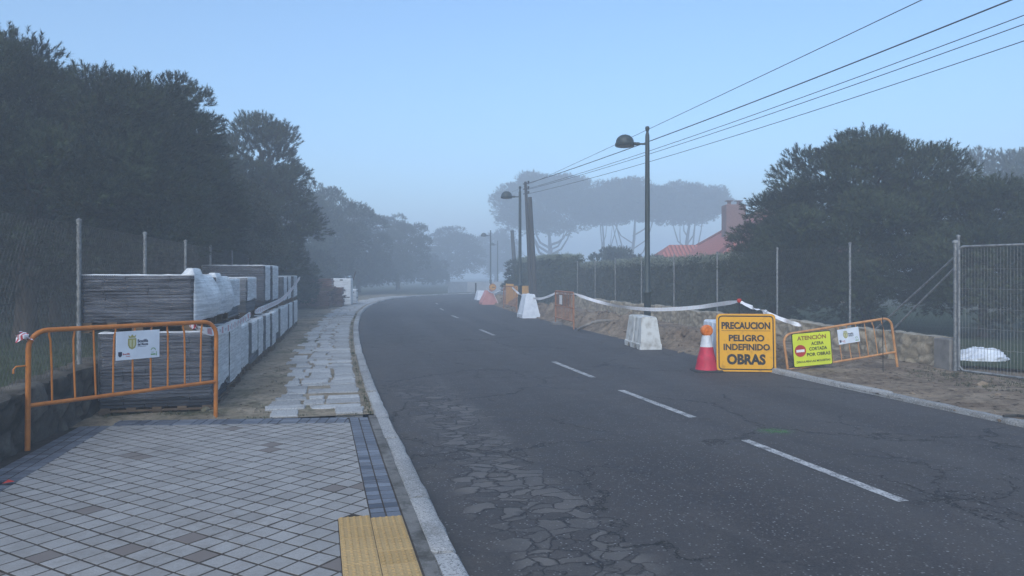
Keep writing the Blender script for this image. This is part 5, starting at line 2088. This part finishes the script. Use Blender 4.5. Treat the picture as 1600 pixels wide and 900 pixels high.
tree('pine_tree', 'foggy low pine by the bend, right of the broad far pine', 'tree', 622, 80, cf, M['pine'], trunk_mb(6, .22, (0, 0), 8, .3, 2, 19), GL, .1, 3.1, (0.98, 0.95, 0.95))
tree('pine_tree', 'faint pine beyond the end of the road', 'tree', 700, 120, cf, M['pine'], trunk_mb(6, .22, (0, 0), 8, .3, 2, 20), GL, .0, 4.1, (1.90, 1.60, 1.12))
tree('pine_tree', 'faintest pine beyond the far street lamps', 'tree', 775, 150, cf, M['pine'], trunk_mb(6, .22, (0, 0), 8, .3, 2, 21), GL, .0, 5.1, (1.70, 1.50, 1.32))
cb_ = crown_mesh('crown', 2.4, 1.6, .05, 2.6, 'coarse', 60, 40, .7, 23)
for lb, px, d, s in (('dark undergrowth bush behind the fence at the left edge', -20, 22, 1.0), ('dark undergrowth bush behind the fence post by the paver stacks', 130, 23, 1.0), ('dark undergrowth bush behind the fence above the first paver stacks', 270, 24, .9), ('hazy bush behind the fence beyond the tall paver stack', 425, 33, 1.0), ('hazy bush behind the red brown paver stacks', 495, 62, 1.4), ('foggy bush at the outer side of the bend', 585, 74, 1.2), ('faint bush where the kerb turns away', 655, 95, 1.5), ('hazy low bush at the foot of the tall hazy pine', 455, 48, 1.2)):
    tree('bush', lb, 'bush', px, d, cb_, M['pine'], None, 'bushes behind the left fence', .25, d, (s, s, s))

r1 = crown_mesh('crown', 2.75, 2.7, .35, 5.55, 'pine', 200, 58, .68, 31, lumpy=.04)
tree('pine_tree', 'big round dark pine behind the tan wall on the right', 'tree', 1354, 20.6, r1, M['pine2'], trunk_mb(4.0, .2, (0, 0), 10, .2, 1.7, 31), GR)
r2 = crown_mesh('crown', 1.5, 1.5, .2, 3.9, 'pine', 70, 50, .6, 33)
tree('pine_tree', 'small dark pine behind the mesh panel at the right edge', 'tree', 1535, 18.4, r2, M['pine2'], trunk_mb(3.0, .12, (0, 0), 7, .2, 1.1, 33), GR, 0, 0, (1, 1, .95))
tree('pine_tree', 'small pine at the left foot of the big round right pine', 'tree', 1205, 21.8, r2, M['pine2'], trunk_mb(3.0, .12, (0, 0), 7, .2, 1.1, 34), GR, 0, 2.2, (1.0, .9, .80))
r3 = crown_mesh('crown', 4.0, 3.4, 1.0, 7.6, 'coarse', 130, 45, .9, 37)
tree('pine_tree', 'hazy pine at the right edge behind the big round pine', 'tree', 1600, 46, r3, M['pine'], trunk_mb(5.6, .25, (0, 0), 9, .3, 2.4, 37), GR, 0, 0, (1.4, 1.4, 1.28))
tree('pine_tree', 'dark low pine right of the mesh panel, partly out of frame', 'tree', 1690, 20.5, r2, M['pine2'], trunk_mb(3.0, .12, (0, 0), 7, .2, 1.1, 35), GR, 0, 1.2, (1.3, 1.2, 1.15))
u1 = crown_mesh('crown', 4.1, 3.6, 3.0, 8.7, 'coarse', 170, 48, .95, 41, flat=.42, up=.8)
tree('umbrella_pine', 'foggy umbrella pine behind the leaning timber pole', 'tree', 858, 130, u1, M['pine'], umbrella_trunk(4.2, .22, 6, 2.0, 41, .5), GR, 0, 0, (2.36, 2.36, 2.20))
u2 = crown_mesh('crown', 4.2, 3.4, 5.2, 8.75, 'coarse', 150, 48, .85, 43, flat=.34, up=.9)
tree('umbrella_pine', 'foggy umbrella pine with forked trunks behind the nearest lamp post', 'tree', 985, 130, u2, M['pine'], umbrella_trunk(6.0, .15, 6, 2.4, 43, .2, .4), GR, 0, 0, (2.16, 2.16, 2.03))
tree('umbrella_pine', 'foggy umbrella pine rising beside the red tiled roof', 'tree', 1072, 133, u2, M['pine'], umbrella_trunk(6.0, .19, 6, 2.4, 44, .25, -.4), GR, 0, 2.4, (2.11, 2.13, 1.98))
tree('umbrella_pine', 'foggy umbrella pine between the two trunk groups, a thin one', 'tree', 945, 136, u2, M['pine'], umbrella_trunk(6.0, .13, 5, 2.0, 47, .15, .8), GR, 0, 4.2, (1.49, 1.89, 1.95))
gb_ = crown_mesh('crown', 1.6, 1.3, .2, 2.9, 'coarse', 40, 40, .55, 47)
tree('bush', 'round foggy garden bush above the hedge top', 'bush', 962, 50, gb_, M['pine'], None, 'garden bushes behind the hedge', .4)
tree('bush', 'thin foggy garden shrub by the hedge behind the lamp post', 'bush', 1030, 47, gb_, M['pine'], None, 'garden bushes behind the hedge', .2, 2.0, (.9, .8, .85))
tree('bush', 'bush at the foot of the leaning timber pole', 'bush', 822, 46, gb_, M['pine'], None, 'garden bushes behind the hedge', 0, 1.0, (1.0, .9, .82))


# ------------------------------------------------------------------ clipped hedge
def hedge(label, p0, p1, thick, h, seed, dens=95):
    rng = np.random.default_rng(seed)
    a, b = Vector((p0[0], p0[1], 0)), Vector((p1[0], p1[1], 0))
    L_ = (b - a).length
    u = (b - a).normalized()
    n = Vector((-u.y, u.x, 0))               # towards the road
    if n.x > 0: n = -n
    ang = math.atan2(u.y, u.x)
    root = thing('hedge', label, 'hedge', a, 0)
    mb = MB()
    hs = []
    K = int(L_ / .5)
    for i in range(K):
        x0, x1 = L_ * i / K, L_ * (i + 1) / K
        hh = h - .22 + .08 * fbm((x0 * .6, seed, 0), 2)
        M_ = Matrix.Rotation(ang, 4, 'Z')
        mb.box((x0 + .002, -thick * .36 * (1 if (n.dot(Vector((-u.y, u.x, 0))) > 0) else 1), 0), (x1 - .002, thick * .36, hh), 0, M_)
    mb.build('inner_branches', M['hedge'], root)
    def leaves(count, fn, tm, mat, nm):
        P = np.array([fn() for _ in range(count)])
        dd = rng.normal(0, 1, (count, 3)) * .6 + np.array([n.x, n.y, .5])
        V = place(tm, P, dd, rng.uniform(.8, 1.3, count), rng)
        link_mesh(nm, np_mesh(nm, V, np.arange(len(V)).reshape(-1, 3)), mat, root)
    rr = random.Random(seed)
    def side():
        x, z = rr.uniform(0, L_), rr.uniform(.03, h)
        z = min(z, h - .06)
        o_ = thick * .40 + .07 * fbm((x * 1.2, z * 1.2, seed), 3) + rr.gauss(0, .03)
        q = u * x + n * o_
        return (q.x, q.y, z)
    def topf():
        x = rr.uniform(0, L_)
        o_ = rr.uniform(-.42, .44) * thick
        q = u * x + n * o_
        return (q.x, q.y, h - .10 + .07 * fbm((x * .6, seed, 0), 2) + rr.gauss(0, .05))
    def endf():
        x = rr.choice((-.02, L_ + .02)) + rr.gauss(0, .05)
        q = u * x + n * (rr.uniform(-.42, .42) * thick)
        return (q.x, q.y, rr.uniform(.03, h - .06))
    tm = [leaves_tmpl(14, .07, .055, s + 400) for s in range(3)]
    leaves(int(L_ * h * dens), side, tm, M['hedge'], 'side_foliage')
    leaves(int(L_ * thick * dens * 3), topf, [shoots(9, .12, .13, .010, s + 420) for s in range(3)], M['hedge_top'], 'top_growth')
    leaves(int(2 * thick * h * dens), endf, tm, M['hedge'], 'end_foliage')
    return root


hedge('long clipped hedge behind the chain link fence, pale new growth on its top', (WR(21.3) + .85, 21.3), (WR(36.5) + .85, 36.5), 1.1, 2.18, 5)
hedge('end of the clipped hedge beyond the fence, nearer to the leaning pole', (WR(37) + .1, 37.2), (WR(46) - .2, 46), 1.6, 2.65, 6, 70)

# ------------------------------------------------------------------ house with red tiled roof
HD = 47.0
hx = 15.9
house = thing('house', 'house with red tiled hip roof and brick chimney beyond the hedge', 'house', (hx, HD, 0), 0.0)
mb = MB()
mb.box((-4.0, -5.2, 0), (4.0, 5.2, 2.55))
mb.box((-5.5, 2.0, 0), (-4.002, 7.0, 2.45))
mb.build('wall', M['render'], house)


def roof_obj(faces, name, parent):
    me = bpy.data.meshes.new(name)
    vs, fs, uvs = [], [], []
    for f in faces:
        P = [Vector(p) for p in f]
        nrm = (P[1] - P[0]).cross(P[2] - P[0]).normalized()
        ex_ = Vector((0, 0, 1)).cross(nrm).normalized()
        ey_ = nrm.cross(ex_)
        i = len(vs)
        vs += P
        fs.append(tuple(range(i, i + len(P))))
        uvs += [(p.dot(ex_), p.dot(ey_)) for p in P]
    me.from_pydata(vs, [], fs)
    ul = me.uv_layers.new(name='UVMap')
    for l in me.loops: ul.data[l.index].uv = uvs[l.vertex_index]
    return link_mesh(name, me, M['roof'], parent)


EZ, RZ = 2.45, 5.7
e = [(-4.9, -6.2, EZ), (4.9, -6.2, EZ), (4.9, 6.2, EZ), (-4.9, 6.2, EZ)]
r0, r1_ = (0, -1.2, RZ), (0, 1.2, RZ)
rf = roof_obj([(e[0], e[1], r0), (e[1], e[2], r1_, r0), (e[2], e[3], r1_), (e[3], e[0], r0, r1_)], 'roof', house)
roof_obj([((-6.6, 1.6, 2.4), (-3.2, 1.6, 2.4), (-2.6, 4.2, 3.75), (-5.0, 4.2, 3.75)), ((-3.0, 7.2, 2.4), (-6.6, 7.2, 2.4), (-5.0, 4.2, 3.75), (-2.6, 4.2, 3.75)), ((-6.6, 7.2, 2.4), (-6.6, 1.6, 2.4), (-5.0, 4.2, 3.75))], 'roof', house)
mb = MB()
for a, b in ((e[0], r0), (e[1], r0), (e[3], r1_), (r0, r1_)):
    mb.tube([Vector(a) + Vector((0, 0, .03)), Vector(b) + Vector((0, 0, .03))], .11, 6)
mb.build('ridge_tiles', M['roof'], rf)
mb = MB()
mb.bbox((-2.45, -.6, 3.0), (-1.2, .5, 6.1), .04)
ch = mb.build('chimney', M['brick'], rf)
for x in (-2.1, -1.5):
    mb = MB()
    mb.tube([(x, 0, 6.14), (x, 0, 6.34)], .12, 8)
    mb.box((x - .22, -.22, 6.35), (x + .22, .22, 6.39))
    mb.build('chimney_pot', M['brick'], ch)
mb = MB()
for y in (-3.4, .4, 3.2):
    mb.box((-4.03, y, .9), (-4.004, y + 1.2, 2.0))
mb.build('window', M['navy'], house)

# ------------------------------------------------------------------ pale wall beyond the bend
pts = [rp(s, -4.2 - 0.3 * math.sin(s)) for s in np.arange(74, S_MAX - 4, 1.5)]
mb = MB()
vs, fs = [], []
for p in pts:
    vs += [(p.x, p.y, 0), (p.x, p.y, 1.0), (p.x - .25 * 0, p.y + .3, 1.0), (p.x, p.y + .3, 0)]
for i in range(len(pts) - 1):
    for j in range(3):
        fs.append((i * 4 + j, (i + 1) * 4 + j, (i + 1) * 4 + j + 1, i * 4 + j + 1))
mb.add(vs, [f[::-1] for f in fs])
tag(mb.build('pale_wall', M['farwall']), 'low pale wall along the outer side of the foggy bend', 'wall')

# ------------------------------------------------------------------ haze
mb = MB()
mb.box((-395, -50, -1.1), (395, 590, HAZE_TOP))
hz_ = G('haze')
hz_.t.nodes.remove(hz_.b)
pv = hz_.t.nodes.new('ShaderNodeVolumePrincipled')
pv.inputs['Color'].default_value = (0.80, 0.90, 1.0, 1)
pv.inputs['Density'].default_value = HAZE_DENSITY
pv.inputs['Anisotropy'].default_value = 0.0
hz_.t.links.new(pv.outputs[0], hz_.out.inputs['Volume'])
hz = mb.build('haze', hz_.mat)
hz['kind'] = 'stuff'
hz.display_type = 'WIRE'
